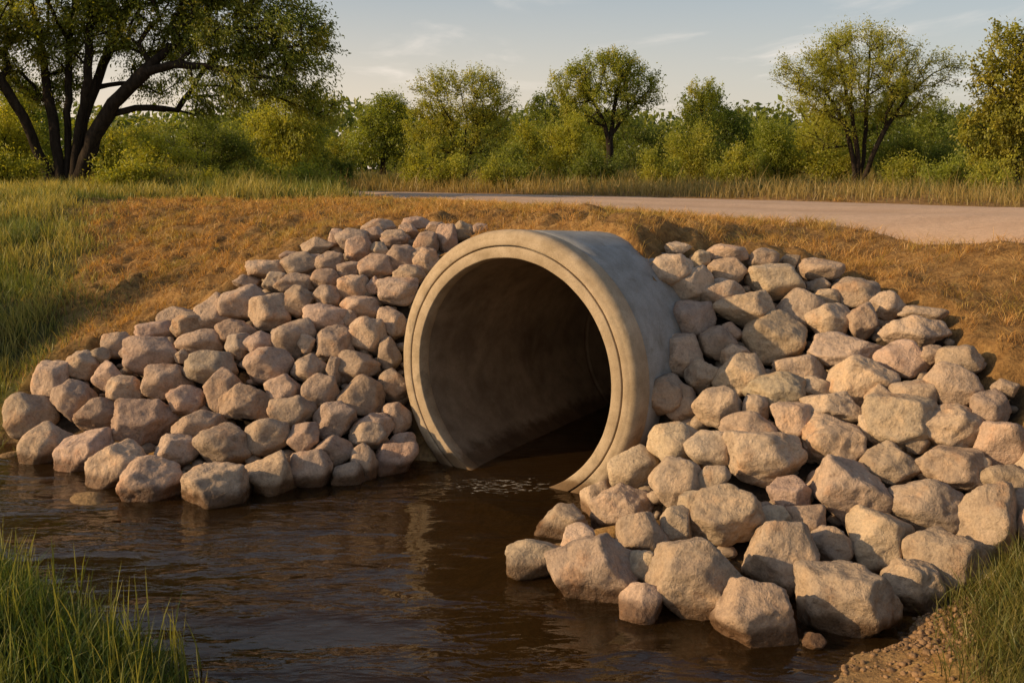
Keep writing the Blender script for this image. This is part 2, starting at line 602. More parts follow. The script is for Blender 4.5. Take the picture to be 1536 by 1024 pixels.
def base_z(x, y):
    x = np.asarray(x, float)
    y = np.asarray(y, float)
    out = np.zeros_like(x)
    n = len(ctrl)
    for i in range(0, len(x), 20000):
        xs, ys = x[i:i + 20000], y[i:i + 20000]
        d2 = (xs[:, None] - ctrl[None, :, 0]) ** 2 + (ys[:, None] - ctrl[None, :, 1]) ** 2
        K = 0.5 * d2 * np.log(d2 + 1e-12)
        out[i:i + 20000] = K @ W_TPS[:n] + W_TPS[n] + W_TPS[n + 1] * xs + W_TPS[n + 2] * ys
    r = np.hypot(x, y - 8)
    far = 1.68 + np.clip((r - 24) * 0.012, -0.1, 0.5)
    k = sstep(22, 34, r)
    # behind the camera the channel runs on
    chan = np.where(y < 6, np.where(np.abs(x) < 1.6, -0.35, far), far)
    out = out * (1 - k) + np.where(y < -5, chan, far) * k
    # the bank is heaped over the buried length of the culvert
    rx, ry = x - pc[0], y - pc[1]
    s_ = rx * AX[0] + ry * AX[1]
    t_ = rx * TX[0] + ry * TX[1]
    topz = pc[2] - TILT * s_ + np.sqrt(np.clip(1.0 - t_ ** 2, 0, 1)) + 0.07
    bare = (s_ > 0.05) & (np.abs(t_) < 0.97) & (s_ - s_cut(t_) < -0.04)
    out = np.where(bare, np.minimum(out, topz - 0.19), out)
    wgt = sstep(-0.04, 0.12, s_ - s_cut(t_)) * sstep(1.12, 1.0, np.abs(t_)) * sstep(7.2, 6.6, s_)
    out = np.maximum(out, out * (1 - wgt) + topz * wgt)
    return np.clip(out, -0.45, 2.6)


# ------------------------------------------------------------------ boulders: where and how big (photo boxes)
LB = [  # cx, cy, w, h in the 2.133x zoom of [0,300,640,780]
 (155,785,165,150),(275,815,175,155),(385,855,190,170),(487,900,195,160),(695,918,200,155),(858,885,168,155),(990,865,130,120),(1115,880,98,80),(1265,832,130,115),(1165,840,80,110),(765,872,50,48),
 (100,690,150,150),(317,690,138,110),(465,715,185,165),(565,805,125,110),(712,790,165,150),(860,758,128,110),(970,765,88,95),(1068,805,122,95),(1180,755,110,80),(1290,778,75,60),
 (240,640,130,130),(165,580,110,130),(408,615,113,105),(600,640,112,90),(640,722,155,95),(797,645,172,120),(935,690,138,120),(1073,705,126,115),(1195,730,118,90),(1270,700,80,95),
 (262,530,95,90),(352,570,98,105),(538,580,150,110),(725,610,130,145),(907,605,105,90),(1025,615,110,112),(1157,625,143,130),(1255,595,85,105),(585,500,44,42),(673,540,155,115),(990,540,105,90),(1068,545,44,80),
 (487,500,165,130),(862,530,145,115),(1143,530,130,95),(1247,495,65,105),(765,470,75,80),(825,465,105,85),(645,455,145,80),(755,418,112,70),(940,445,130,130),(1072,460,110,115),(1178,437,112,120),(1255,395,88,100),(375,465,85,75),(425,490,70,60),(500,420,115,60),(310,505,80,60),
 (605,400,105,80),(570,370,115,55),(685,360,115,125),(782,328,150,112),(863,360,120,115),(955,325,105,100),(1045,378,132,90),(1050,310,90,70),(1157,350,120,80),(1045,255,95,65),(1130,283,95,80),(1200,272,50,50),(1272,292,118,85),(945,268,120,65),(880,263,70,60),(855,225,115,60),(790,262,75,42),
 (970,205,125,75),(1055,200,80,65),(1120,225,70,50),(1200,215,100,80),(1310,240,90,60),(1275,185,90,75),(1150,165,80,90),(1020,148,100,52),(1130,128,100,70),(1078,122,46,54),(1210,90,95,55),(1265,125,75,55),(1213,160,52,46),(1345,185,60,60),(1330,75,80,40),
 (720,420,60,40),(905,440,50,50),(1110,375,50,50),(980,455,50,60),(1010,190,40,30),(930,180,60,30)]
LB = [(a / 2.133, 300 + b / 2.133, c / 2.133, d / 2.133) for a, b, c, d in LB]
LB += [(593, 359, 38, 24), (640, 364, 35, 31), (670, 357, 28, 38), (694, 347, 28, 28), (719, 344, 22, 16), (600, 389, 42, 40), (640, 391, 36, 36), (614, 412, 38, 28), (655, 343, 30, 18), (612, 345, 26, 20), (560, 352, 34, 22)]
RB = [  # in the 1.5515x zoom of [740,340,1536,1000]
 (98,775,120,85),(230,800,205,165),(345,875,88,80),(472,825,222,190),(610,900,190,150),(822,865,222,165),(977,840,128,120),(747,965,45,35),
 (160,690,110,85),(195,745,75,100),(350,795,64,72),(298,655,135,110),(243,640,72,90),(348,718,110,100),(425,693,62,80),(548,672,186,140),(668,772,158,165),(785,745,90,85),(897,732,138,150),(1057,778,180,145),(723,680,80,65),(658,675,62,48),(457,645,48,56),
 (332,565,118,110),(425,600,115,122),(512,588,65,58),(688,618,85,72),(823,622,182,165),(1013,655,185,130),(1150,690,140,190),(628,540,178,125),(500,520,100,85),(425,512,120,110),(365,475,115,75),(593,470,115,75),(790,500,140,125),(698,457,92,90),(922,555,128,105),(1065,563,160,100),(1185,595,105,80),(1183,508,110,100),(1232,650,60,90),(1270,560,90,100),(1290,700,110,120),
 (437,415,80,95),(400,390,85,90),(525,422,112,98),(655,392,133,105),(750,378,65,55),(783,427,130,85),(945,462,165,140),(1067,466,130,105),(1157,420,75,80),(575,345,118,98),(485,350,70,80),(715,335,115,70),(857,363,150,122),(975,400,95,90),(1068,370,125,100),(1085,307,88,60),(1190,375,52,36),
 (437,300,98,98),(523,273,78,78),(653,258,135,125),(820,290,160,85),(950,308,110,85),(1020,300,50,44),(458,217,107,85),(582,193,127,88),(532,160,90,75),(455,143,100,100),(715,195,120,100),(780,225,100,90),(858,222,62,85),(915,185,75,65),(980,245,140,72),(418,103,88,72),(545,103,80,58),(655,130,125,85),(755,140,46,36),(775,165,50,36),(845,155,98,70),(760,100,95,50),(540,65,90,45),(625,75,65,45),(480,75,42,36),(430,52,52,30),(690,82,38,30),(1000,202,90,32),
 (560,300,60,50),(610,425,50,60),(880,470,50,60),(900,400,60,60),(985,500,50,50),(1125,560,50,60),(555,245,40,40)]
RB = [(740 + a / 1.5515, 340 + b / 1.5515, c / 1.5515, d / 1.5515) for a, b, c, d in RB]

lf = np.array([(a[0], a[1]) for a in L_FOOT]); ltp = np.array([(a[0], a[1]) for a in L_TOP])
rf = np.array([(a[0], a[1]) for a in R_FOOT]); rtp = np.array([(a[0], a[1]) for a in R_TOP])


def hit_surface(px, py, floor=-0.02):
    r = ray(px, py)
    ds = np.linspace(4.0, 14.0, 900)
    pts = np.array([0, 0, H])[None] + r[None] * (ds / r[1])[:, None]
    sz = base_z(pts[:, 0], pts[:, 1])
    below = np.where(pts[:, 2] < np.maximum(sz, floor))[0]
    return pts[below[0]] if len(below) else pts[-1]


ROCKS = []
for heap, lst, ft, tp in (("L", LB, lf, ltp), ("R", RB, rf, rtp)):
    for (px, py, w, h) in lst:
        fy = np.interp(px, ft[:, 0], ft[:, 1]); ty = np.interp(px, tp[:, 0], tp[:, 1])
        if heap == "R" and px < 985:
            ty = np.interp(px, [770, 985], [840, 380])
        t = (fy - py) / max(fy - ty, 20)
        p = hit_surface(px, py, 0.30 * h * 5.5 / F)
        depth = np.dot(p - np.array([0, 0, H]), np.array([0, CP, -SP]))
        ROCKS.append(dict(heap=heap, px=px, py=py, t=t, p=p, w=w * depth / F, h=h * depth / F, foot=(py + h * 0.5 > fy - 12)))
RP = np.array([r["p"] for r in ROCKS])
RR = np.array([0.5 * max(r["w"], r["h"]) for r in ROCKS])


def rock_dist(x, y):
    d = np.full(len(x), 99.0)
    for q, rr in zip(RP, RR):
        d = np.minimum(d, np.hypot(x - q[0], y - q[1]) - rr)
    return d


def road_dist(x, y):
    """signed: >0 outside the road surface"""
    poly = np.array(ROAD_NEAR + ROAD_FAR[::-1], float)
    inside = np.zeros(len(x), bool)
    dmin = np.full(len(x), 1e9)
    n = len(poly)
    for i in range(n):
        a, b = poly[i], poly[(i + 1) % n]
        cond = ((a[1] > y) != (b[1] > y))
        with np.errstate(divide='ignore', invalid='ignore'):
            xi = (b[0] - a[0]) * (y - a[1]) / (b[1] - a[1] + 1e-12) + a[0]
        inside ^= cond & (x < xi)
        ab = b - a
        tt = np.clip(((x - a[0]) * ab[0] + (y - a[1]) * ab[1]) / (ab @ ab), 0, 1)
        dmin = np.minimum(dmin, np.hypot(x - a[0] - tt * ab[0], y - a[1] - tt * ab[1]))
    return np.where(inside, -dmin, dmin)


def masks(x, y, z):
    nz = n2(x, y, 0.9, 3, 3.0)
    rd = rock_dist(x, y)
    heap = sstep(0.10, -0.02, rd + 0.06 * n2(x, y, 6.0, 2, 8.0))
    gl = sstep(-0.5, 0.7, -(x + 3.9 + 0.22 * (y - 8.0) + 0.14 * np.clip(y - 10.0, 0, 9)) + 0.55 * nz)          # left green slope
    gl = np.maximum(gl, sstep(16.2, 17.8, y + 0.6 * nz) * (x < -1.0) * sstep(-2.4, -4.2, x))
    near = sstep(6.6, 6.2, y) * ((x < -1.0) | (x > 1.5))
    gr = sstep(-0.15, 0.2, (x - 2.05) - 0.25 * (y - 4.4) + 0.15 * nz) * sstep(5.3, 5.0, y)
    gln = sstep(6.8, 6.3, y) * sstep(-1.1, -1.5, x)
    far = sstep(28, 34, y - 0.2 * x)
    green = np.clip(np.maximum.reduce([gl, gr, gln, far * 0.8]), 0, 1)
    mud = sstep(0.14, 0.02, z + 0.05 * nz)
    return green, heap, mud


def soil_z(x, y):
    z = base_z(x, y)
    rd = rock_dist(x, y)
    heap = sstep(0.15, -0.05, rd)
    road = road_dist(x, y)
    up = sstep(0.1, 0.4, z) * sstep(0.0, 1.3, road)
    near = sstep(45, 18, y)
    nz = (0.06 * n2(x, y, 1.1, 2, 1.0) + 0.055 * n2(x, y, 3.3, 3, 2.0) + 0.045 * n2(x, y, 6.5, 2, 5.0)) * up * near
    low = (0.02 * n2(x, y, 2.5, 3, 9.0)) * (1 - up)
    # rills running down the dry slope
    rill = -0.07 * np.clip(n2(x * 0.8 + y * 0.6, (y * 0.8 - x * 0.6) * 0.35, 1.6, 2, 12.0), 0, 1) * up * near * sstep(14.0, 10.0, y)
    z = z + (nz + rill) * (1 - heap) + low - 0.17 * heap - 0.04 * sstep(0.02, -0.15, road)
    return z


# ------------------------------------------------------------------ terrain mesh
def graded(lo, hi, step, out_lo, out_hi, grow=1.14):
    core = list(np.arange(lo, hi + 1e-6, step))
    a, s = hi, step
    while a < out_hi:
        s *= grow
        a += s
        core.append(a)
    a, s, pre = lo, step, []
    while a > out_lo:
        s *= grow
        a -= s
        pre.append(a)
    return np.array(pre[::-1] + core)


gx = graded(-5.2, 4.6, 0.045, -700, 700)
gy1 = np.arange(3.4, 11.0, 0.045)
gy2 = np.arange(11.0, 30.0, 0.12)
tail, a, s = [], 30.0, 0.12
while a < 1500:
    tail.append(a); s *= 1.14; a += s
pre, a, s = [], 3.4, 0.045
while a > -120:
    s *= 1.14; a -= s; pre.append(a)
gy = np.concatenate([pre[::-1], gy1, gy2, tail])
X, Y = np.meshgrid(gx, gy)
xf, yf = X.ravel(), Y.ravel()
zf = soil_z(xf, yf)
g_, d_, m_ = masks(xf, yf, zf)
nx, ny = len(gx), len(gy)
idx = np.arange(nx * ny).reshape(ny, nx)
quads = np.stack([idx[:-1, :-1], idx[:-1, 1:], idx[1:, 1:], idx[1:, :-1]], -1).reshape(-1, 4)
V = np.stack([xf, yf, zf], 1)
# open the ground where the culvert runs
cen = V[quads].mean(1)
rel = cen - pc
ss = rel @ AX
rr = np.sqrt((rel @ TX) ** 2 + (rel[:, 2] + TILT * ss) ** 2)
quads = quads[~((rr < 0.90) & (ss > 0.02) & (ss < 6.9))]
terrain = link("ground", mesh_np("ground", V, [quads], np.stack([g_, d_, m_], 1)), M_GROUND)
tag(terrain, kind="structure")

# ------------------------------------------------------------------ road sheet
def resample(poly, n):
    p = np.array(poly, float)
    d = np.concatenate([[0], np.cumsum(np.linalg.norm(np.diff(p, axis=0), axis=1))])
    # Catmull-like smoothing through dense linear sampling and averaging
    tt = np.linspace(0, d[-1], n)
    q = np.stack([np.interp(tt, d, p[:, 0]), np.interp(tt, d, p[:, 1])], 1)
    for _ in range(30):
        q[1:-1] = 0.25 * q[:-2] + 0.5 * q[1:-1] + 0.25 * q[2:]
    return q


NL, NW = 420, 26
rn, rfar = resample(ROAD_NEAR, NL), resample(ROAD_FAR, NL)
u = np.linspace(0, 1, NW)
RX = rn[:, None, 0] * (1 - u) + rfar[:, None, 0] * u
RY = rn[:, None, 1] * (1 - u) + rfar[:, None, 1] * u
# ragged verges
e0 = 0.13 * n2(np.arange(NL) * 0.35, np.zeros(NL), 1.0, 3, 1.0)
e1 = 0.13 * n2(np.arange(NL) * 0.35, np.zeros(NL), 1.0, 3, 4.0)
k0 = np.clip(1 - u / 0.12, 0, 1)
k1 = np.clip(1 - (1 - u) / 0.12, 0, 1)
RX += e0[:, None] * k0[None] + e1[:, None] * k1[None]
rxf, ryf = RX.ravel(), RY.ravel()
crown = 0.05 * (1 - (2 * u - 1) ** 2)
rz = base_z(rxf, ryf) + np.tile(crown - 0.012 + 0.012 * (np.exp(-((u - 0.42) / 0.06) ** 2)) - 0.015 * (np.exp(-((u - 0.28) / 0.04) ** 2) + np.exp(-((u - 0.55) / 0.04) ** 2)), NL) + 0.008 * n2(rxf, ryf, 1.5, 3, 3.0)
edge = np.tile((u < 0.001) | (u > 0.999), NL)
rz = np.where(edge, rz - 0.035, rz)
ri = np.arange(NL * NW).reshape(NL, NW)
rq = np.stack([ri[:-1, :-1], ri[:-1, 1:], ri[1:, 1:], ri[1:, :-1]], -1).reshape(-1, 4)
rut = np.exp(-((u - 0.28) / 0.05) ** 2) + np.exp(-((u - 0.55) / 0.05) ** 2) + np.exp(-((u - 0.8) / 0.04) ** 2)
ver = np.clip(1 - np.minimum(u, 1 - u) / 0.07, 0, 1)
rc = np.tile(np.clip(0.45 * rut + ver, 0, 1), NL)
rc = np.clip(rc * (0.7 + 0.6 * n2(rxf, ryf, 0.8, 2, 2.0)), 0, 1)
tag(link("road", mesh_np("road", np.stack([rxf, ryf, rz], 1), [rq], np.stack([rc, rc, rc], 1)), M_ROAD), kind="structure")

# ------------------------------------------------------------------ water sheet
wv = np.array([(-30, -60, 0), (30, -60, 0), (30, 14, 0), (-30, 14, 0)], float)
water = link("water", mesh_np("water", wv, [np.array([[0, 1, 2, 3]])]), M_WATER)
tag(water, kind="structure")

# ------------------------------------------------------------------ culvert
pipe = empty("concrete_culvert", (pc[0], pc[1], 0), "big round concrete culvert pipe with a double-ringed rim, opening onto the dark stream", "culvert")
pipe.rotation_euler = (0, 0, -PIPE_ANG)      # local +y runs into the bank


def lathe(name, prof, closed=True, seg=144):
    """prof: list of (s, r) around local +y through the mouth centre."""
    prof = np.array(prof, float)
    th = np.linspace(0, 2 * math.pi, seg, endpoint=False)
    v = np.zeros((len(prof), seg, 3))
    v[:, :, 0] = prof[:, 1:2] * np.cos(th)
    v[:, :, 2] = prof[:, 1:2] * np.sin(th) + pc[2]
    v[:, :, 1] = prof[:, 0:1]
    # slight casting unevenness
    flat = v.reshape(-1, 3)
    dn = 0.0016 * fbm(flat * 7.0, 3)
    ctr = flat - np.array([0, 0, pc[2]])
    rad = np.sqrt(ctr[:, 0] ** 2 + ctr[:, 2] ** 2)[:, None]
    dirv = ctr * np.array([1, 0, 1]) / rad
    flat = flat + dirv * dn[:, None]
    flat[:, 1] += 0.0015 * fbm(flat * 9.0 + 5, 2)
    flat[:, 2] -= TILT * flat[:, 1]
    n = len(prof)
    i = np.arange(n * seg).reshape(n, seg)
    j = np.roll(i, -1, axis=1)
    if closed:
        i2, j2 = np.roll(i, -1, axis=0), np.roll(j, -1, axis=0)
        q = np.stack([i, i2, j2, j], -1).reshape(-1, 4)
    else:
        q = np.stack([i[:-1], i[1:], j[1:], j[:-1]], -1).reshape(-1, 4)
    return mesh_np(name, flat, [q])


def chain(*segs):
    out = []
    for (a, b, n) in segs:
        for k in range(n):
            t = k / n
            out.append((a[0] * (1 - t) + b[0] * t, a[1] * (1 - t) + b[1] * t))
    return out


arc = [(0.003 + 0.065 * (1 - math.cos(a)), 0.925 + 0.062 * math.sin(a)) for a in np.linspace(0, math.pi / 2, 10)]
collar_prof = [(0.075, 0.881), (0.006, 0.881), (0.0015, 0.883), (0.0, 0.886), (0.0, 0.90), (0.0, 0.920)] + arc + [(0.16, 0.987), (0.17, 0.983), (0.17, 0.89), (0.12, 0.885)]
lip_prof = [(0.10, 0.872), (0.006, 0.872), (0.0015, 0.870), (0.0, 0.866), (0.0, 0.805), (0.0015, 0.800), (0.007, 0.797), (0.10, 0.797), (0.11, 0.80), (0.11, 0.86)]
link("outer_ring", lathe("outer_ring", collar_prof), M_RIM, pipe)
link("inner_ring", lathe("inner_ring", lip_prof), M_RIM, pipe)
inner = []
for s in np.concatenate([np.linspace(0.09, 2.28, 18), [2.29, 2.30, 2.33, 2.34], np.linspace(2.36, 6.8, 14)]):
    inner.append((s, 0.812 if 2.295 < s < 2.335 else 0.799))
outer = [(s, 0.9855) for s in np.linspace(6.8, 0.165, 40)]
barrel = link("barrel", lathe("barrel", inner + outer + [(0.14, 0.95), (0.035, 0.93), (0.035, 0.815)]), M_CONC, pipe)
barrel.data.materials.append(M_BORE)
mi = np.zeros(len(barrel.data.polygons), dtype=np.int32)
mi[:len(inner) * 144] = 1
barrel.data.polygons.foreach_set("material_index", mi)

# ------------------------------------------------------------------ boulders
def icosphere(sub):
    import bmesh
    bm = bmesh.new()
    bmesh.ops.create_icosphere(bm, subdivisions=sub, radius=1.0)
    v = np.array([w.co[:] for w in bm.verts])
    f = np.array([[w.index for w in fc.verts] for fc in bm.faces])
    bm.free()
    return v, f


ICO = {k: icosphere(k) for k in (2, 4, 5)}


def rock_verts(dirs, w, d, h, seed, p_exp, nplanes):
    r = np.random.default_rng(seed)
    nrm = r.normal(size=(nplanes, 3))
    for _ in range(12):                       # spread the facets apart
        nrm /= np.linalg.norm(nrm, axis=1)[:, None]
        df = nrm[:, None] - nrm[None]
        dd = np.linalg.norm(df, axis=2) + np.eye(nplanes)
        nrm = nrm + 0.06 * (df / dd[..., None] ** 3).sum(1)
    nrm /= np.linalg.norm(nrm, axis=1)[:, None]
    dist = r.uniform(0.62, 1.0, nplanes)
    dots = np.clip(dirs @ nrm.T, 1e-4, None) / dist[None]
    rad = (dots ** p_exp).sum(1) ** (-1.0 / p_exp)
    rad = np.clip(rad, 0.5, 1.35)
    off = r.uniform(-50, 50, 3)
    rad = rad * (1 + 0.065 * fbm(dirs * 1.5 + off, 2) + 0.048 * fbm(dirs * 3.4 + off, 4, 2.2, 0.55) + 0.014 * np.abs(fbm(dirs * 13 + off, 2)))
    v = dirs * rad[:, None]
    lo, hi = v.min(0), v.max(0)
    v = (v - (lo + hi) / 2) / (hi - lo)
    return v * np.array([w, d, h])


ORD = ["first", "second", "third", "fourth", "fifth", "sixth", "seventh", "eighth", "ninth", "tenth", "eleventh", "twelfth", "thirteenth", "fourteenth",
       "fifteenth", "sixteenth", "seventeenth", "eighteenth", "nineteenth", "twentieth", "twenty-first", "twenty-second", "twenty-third", "twenty-fourth"]
ROWS = ["lowest row", "second row up", "third row up", "fourth row up", "fifth row up", "sixth row up", "seventh row up", "top row"]
for heap in "LR":
    rs = [r for r in ROCKS if r["heap"] == heap]
    nb = 8 if heap == "L" else 7
    for r in rs:
        r["band"] = int(np.searchsorted(np.quantile([q["t"] for q in rs], np.linspace(0, 1, nb + 1)[1:-1]), r["t"]))
    for b in range(nb):
        row = sorted([r for r in rs if r["band"] == b], key=lambda q: -q["px"] if heap == "L" else q["px"])
        for k, r in enumerate(row):
            r["rank"] = ORD[k]
            r["rowname"] = "top row" if b == nb - 1 else ROWS[b]
sizes = np.array([math.sqrt(r["w"] * r["h"]) for r in ROCKS])
q1, q2, q3 = np.quantile(sizes, [0.25, 0.6, 0.88])
for i, r in enumerate(ROCKS):
    rg = np.random.default_rng(100 + i)
    kf = float(np.interp(sizes[i], [q1 * 0.7, q3], [1.13, 1.0]))
    w, h = r["w"] * 1.12 * kf, r["h"] * 1.07 * kf
    pxw = max(r["w"], r["h"]) / r["p"][1] * 1000
    c = r["p"].copy()
    if r["foot"]:
        ext = 0.14 * h
        h += ext
        c[2] -= ext * 0.5
    d = 0.5 * (w + h) * rg.uniform(0.78, 0.98)
    sub = 5 if pxw > 55 else 4
    dirs, faces = ICO[sub]
    # random orientation for the facet pattern only
    a = rg.normal(size=4); a /= np.linalg.norm(a)
    R = np.array(Matrix.Rotation(0, 3, 'X'))
    from mathutils import Quaternion
    R = np.array(Quaternion(a).to_matrix())
    pe = rg.uniform(10, 24) if rg.random() < 0.7 else rg.uniform(24, 48)
    v = rock_verts(dirs @ R.T, w, d, h, 1000 + i * 7, pe, int(rg.integers(9, 14)))
    me = mesh_np("boulder", v, [faces])
    o = link("boulder", me, M_STONE)
    o.location = c
    # the box is measured across the view: tip the stone back with the line of sight
    o.rotation_euler = (-math.atan2(H - c[2], math.hypot(c[0], c[1])), 0, -math.atan2(c[0], c[1]))
    if r["heap"] == "L":
        base = np.array([0.465, 0.34, 0.248])
    else:
        base = np.array([0.475, 0.355, 0.25])
    tint = base * rg.uniform(0.76, 1.12) * (1 + rg.normal(size=3) * np.array([0.02, 0.014, 0.028]))
    o.color = (*np.clip(tint, 0, 1), 1)
    sz = sizes[i]
    size = "small" if sz < q1 else "medium" if sz < q2 else "large" if sz < q3 else "huge"
    asp = r["w"] / r["h"]
    shp = "flat" if asp > 1.5 else "upright" if asp < 0.9 else "blocky" if pe > 19 else "rounded"
    hp = "tall-grass heap" if r["heap"] == "L" else "muddy-shore heap"
    tag(o, f"{size} {shp} tan boulder, {r['rank']} from the pipe in the {r['rowname']}, {hp}", "boulder",
        "boulders heaped between the pipe and the tall grass" if r["heap"] == "L" else "boulders heaped between the pipe and the muddy shore")

# small rubble in the gaps and pebbles on the muddy shore: nobody could count them
def stones(n, sampler, smin, smax, colf, seed, lift=0.3, pw=2.0):
    r = np.random.default_rng(seed)
    dirs, faces = ICO[2]
    xs, ys = sampler(r, n)
    zs = soil_z(xs, ys)
    vs, fs, cs = [], [], []
    for k in range(len(xs)):
        s = smin + (smax - smin) * r.random() ** pw
        v = rock_verts(dirs, s * r.uniform(0.9, 1.4), s * r.uniform(0.8, 1.3), s * r.uniform(0.6, 0.95), seed * 100 + k % 60, 10, 10)
        a = r.uniform(0, 6.28)
        ca, sa = math.cos(a), math.sin(a)
        v = v @ np.array([[ca, sa, 0], [-sa, ca, 0], [0, 0, 1]]).T + np.array([xs[k], ys[k], zs[k] + s * lift])
        fs.append(faces + len(dirs) * k)
        vs.append(v)
        cs.append(np.tile(colf(r), (len(dirs), 1)))
    return np.concatenate(vs), [np.concatenate(fs)], np.concatenate(cs)


def samp_heap(r, n):
    k = r.integers(0, len(RP), n)
    rad = RR[k] * np.sqrt(r.random(n)) * 1.15
    a = r.uniform(0, 6.28, n)
    x, y = RP[k, 0] + rad * np.cos(a), RP[k, 1] + rad * np.sin(a)
    rel = np.stack([x, y], 1) - pc[:2]
    keep = ~((np.abs(rel @ TX[:2]) < 1.05) & (rel @ AX[:2] > -0.3))
    return x[keep], y[keep]


v, f, c = stones(1500, samp_heap, 0.05, 0.13, lambda r: np.array([0.36, 0.27, 0.19]) * r.uniform(0.6, 1.1), 21, 0.42)
tag(link("rubble", mesh_np("rubble", v, f, c), M_PEB), "small broken stones filling the gaps between the boulders", "rubble", kind="stuff")


def samp_shore(r, n):
    x = r.uniform(1.25, 2.35, n)
    y = r.uniform(3.6, 4.85, n)
    z = soil_z(x, y)
    dens = np.exp(-((x - 1.75) / 0.32) ** 2 - ((y - 4.25) / 0.33) ** 2) + 0.10
    keep = (z > -0.05) & (z < 0.2) & (r.random(n) < dens)
    return x[keep], y[keep]


v, f, c = stones(6000, samp_shore, 0.005, 0.032, lambda r: np.array([0.29, 0.175, 0.09]) * r.uniform(0.55, 1.1), 22, 0.12, 2.4)
tag(link("pebbles", mesh_np("pebbles", v, f, c), M_PEB), "brown pebbles and clods on the muddy shore by the boulders", "pebbles", kind="stuff")


# ------------------------------------------------------------------ grass
def blades(x, y, hgt, wid, lean, colbase, coltip, seed, segs=3, zoff=-0.01, leandir=None, curl=1.0):
    r = np.random.default_rng(seed)
    n = len(x)
    z = soil_z(x, y) + zoff
    th = r.uniform(0, 2 * math.pi, n)
    la = r.uniform(0, 2 * math.pi, n) if leandir is None else leandir + r.normal(size=n) * 0.9
    side = np.stack([np.cos(th), np.sin(th), np.zeros(n)], 1)
    ld = np.stack([np.cos(la), np.sin(la), np.zeros(n)], 1)
    nv = 2 * segs + 1
    V = np.zeros((n, nv, 3))
    Cc = np.zeros((n, nv, 3))
    base = np.stack([x, y, z], 1)
    for k in range(segs + 1):
        t = k / segs
        ctr = base + ld * (lean * hgt * t ** (1 + curl))[:, None] + np.array([0, 0, 1.0]) * (hgt * (t - 0.28 * np.clip(lean, 0, 1.4) * t * t))[:, None]
        wk = wid * (1 - 0.75 * t ** 1.5)
        cc = colbase * (1 - t) + coltip * t
        if k < segs:
            V[:, 2 * k] = ctr - side * (wk / 2)[:, None]
            V[:, 2 * k + 1] = ctr + side * (wk / 2)[:, None]
            Cc[:, 2 * k] = cc
            Cc[:, 2 * k + 1] = cc
        else:
            V[:, 2 * segs] = ctr
            Cc[:, 2 * segs] = cc
    off = (np.arange(n) * nv)[:, None]
    faces = []
    for k in range(segs - 1):
        faces.append(np.array([2 * k, 2 * k + 1, 2 * k + 3, 2 * k + 2])[None] + off)
    tri = np.array([2 * segs - 2, 2 * segs - 1, 2 * segs])[None] + off
    return V.reshape(-1, 3), (faces + [tri]), Cc.reshape(-1, 3)


def palette(n, cols, r, jit=0.18):
    k = r.integers(0, len(cols), n)
    c = np.array(cols)[k] * r.uniform(1 - jit, 1 + jit, (n, 1))
    return c


def clumpy(x, y, r, scale, thr, soft=0.25, off=0.0):
    v = n2(x, y, scale, 2, off)
    return r.random(len(x)) < sstep(thr - soft, thr + soft, v)


def add_grass(name, label, parts, mat=None):
    vs, fs, cs, o = [], {}, [], 0
    for (v, f, c) in parts:
        for q in f:
            fs.setdefault(q.shape[1], []).append(q + o)
        vs.append(v)
        cs.append(c)
        o += len(v)
    me = mesh_np(name, np.concatenate(vs), [np.concatenate(q) for q in fs.values()], np.concatenate(cs), smooth=False)
    return tag(link(name, me, mat or M_GRASS), label, "grass", kind="stuff")


def in_pipe(x, y):
    rel = np.stack([x, y], 1) - pc[:2]
    t = rel @ TX[:2]
    return (np.abs(t) < 1.03) & (rel @ AX[:2] > -0.4) & (rel @ AX[:2] < s_cut(t) - 0.03)


def in_heap(x, y):
    c = np.zeros(len(x), int)
    for q, rr in zip(RP, RR):
        c += np.hypot(x - q[0], y - q[1]) < 0.30 + rr
    return c >= 4


def field(n, x0, x1, y0, y1, r):
    x = r.uniform(x0, x1, n)
    y = r.uniform(y0, y1, n)
    return x, y


# dry matted grass on the embankment
r = np.random.default_rng(31)
x, y = field(420000, -6.0, 6.0, 5.2, 19.5, r)
z = base_z(x, y)
gm, hm, mm = masks(x, y, z)
rdist = road_dist(x, y)
keep = (z > 0.12) & (rdist > -0.28 + 0.34 * r.random(len(x)) ** 0.5 + 0.12 * n2(x, y, 3.0, 2, 7.0)) & (rock_dist(x, y) > 0.03) & (~in_heap(x, y)) & (~in_pipe(x, y)) & (r.random(len(x)) > gm * 0.9) & (np.abs(x) < y * 0.56 + 0.6) & (r.random(len(x)) < np.clip(11.0 / y, 0.4, 1)) & (y < 18.5)
keep &= (r.random(len(x)) < 0.35 + 0.65 * sstep(-0.35, 0.2, n2(x, y, 4.0, 2, 6.0)))
x, y, gm = x[keep], y[keep], gm[keep]
n = len(x)
cb = 1.15 * palette(n, [(0.19, 0.10, 0.035), (0.24, 0.13, 0.045), (0.14, 0.07, 0.025), (0.20, 0.125, 0.04)], r, 0.3)
ct = 1.15 * palette(n, [(0.56, 0.335, 0.11), (0.46, 0.26, 0.085), (0.62, 0.40, 0.145), (0.30, 0.20, 0.06), (0.38, 0.20, 0.07)], r, 0.25)
cl_ = sstep(-0.22, 0.30, n2(x, y, 5.5, 2, 44.0) + 0.35 * n2(x, y, 1.7, 2, 49.0))
big = 0.40 + 1.35 * cl_
shade_ = (0.46 + 0.94 * cl_)[:, None] * np.array([1.0, 0.97, 0.92])
cb, ct = cb * shade_, ct * shade_
weed = (r.random(n) < 0.55 * sstep(0.15, 0.5, n2(x, y, 1.3, 3, 111.0)))
ct[weed] = ct[weed] * np.array([0.55, 0.80, 0.55])
big = np.where(weed, big * 1.25, big)
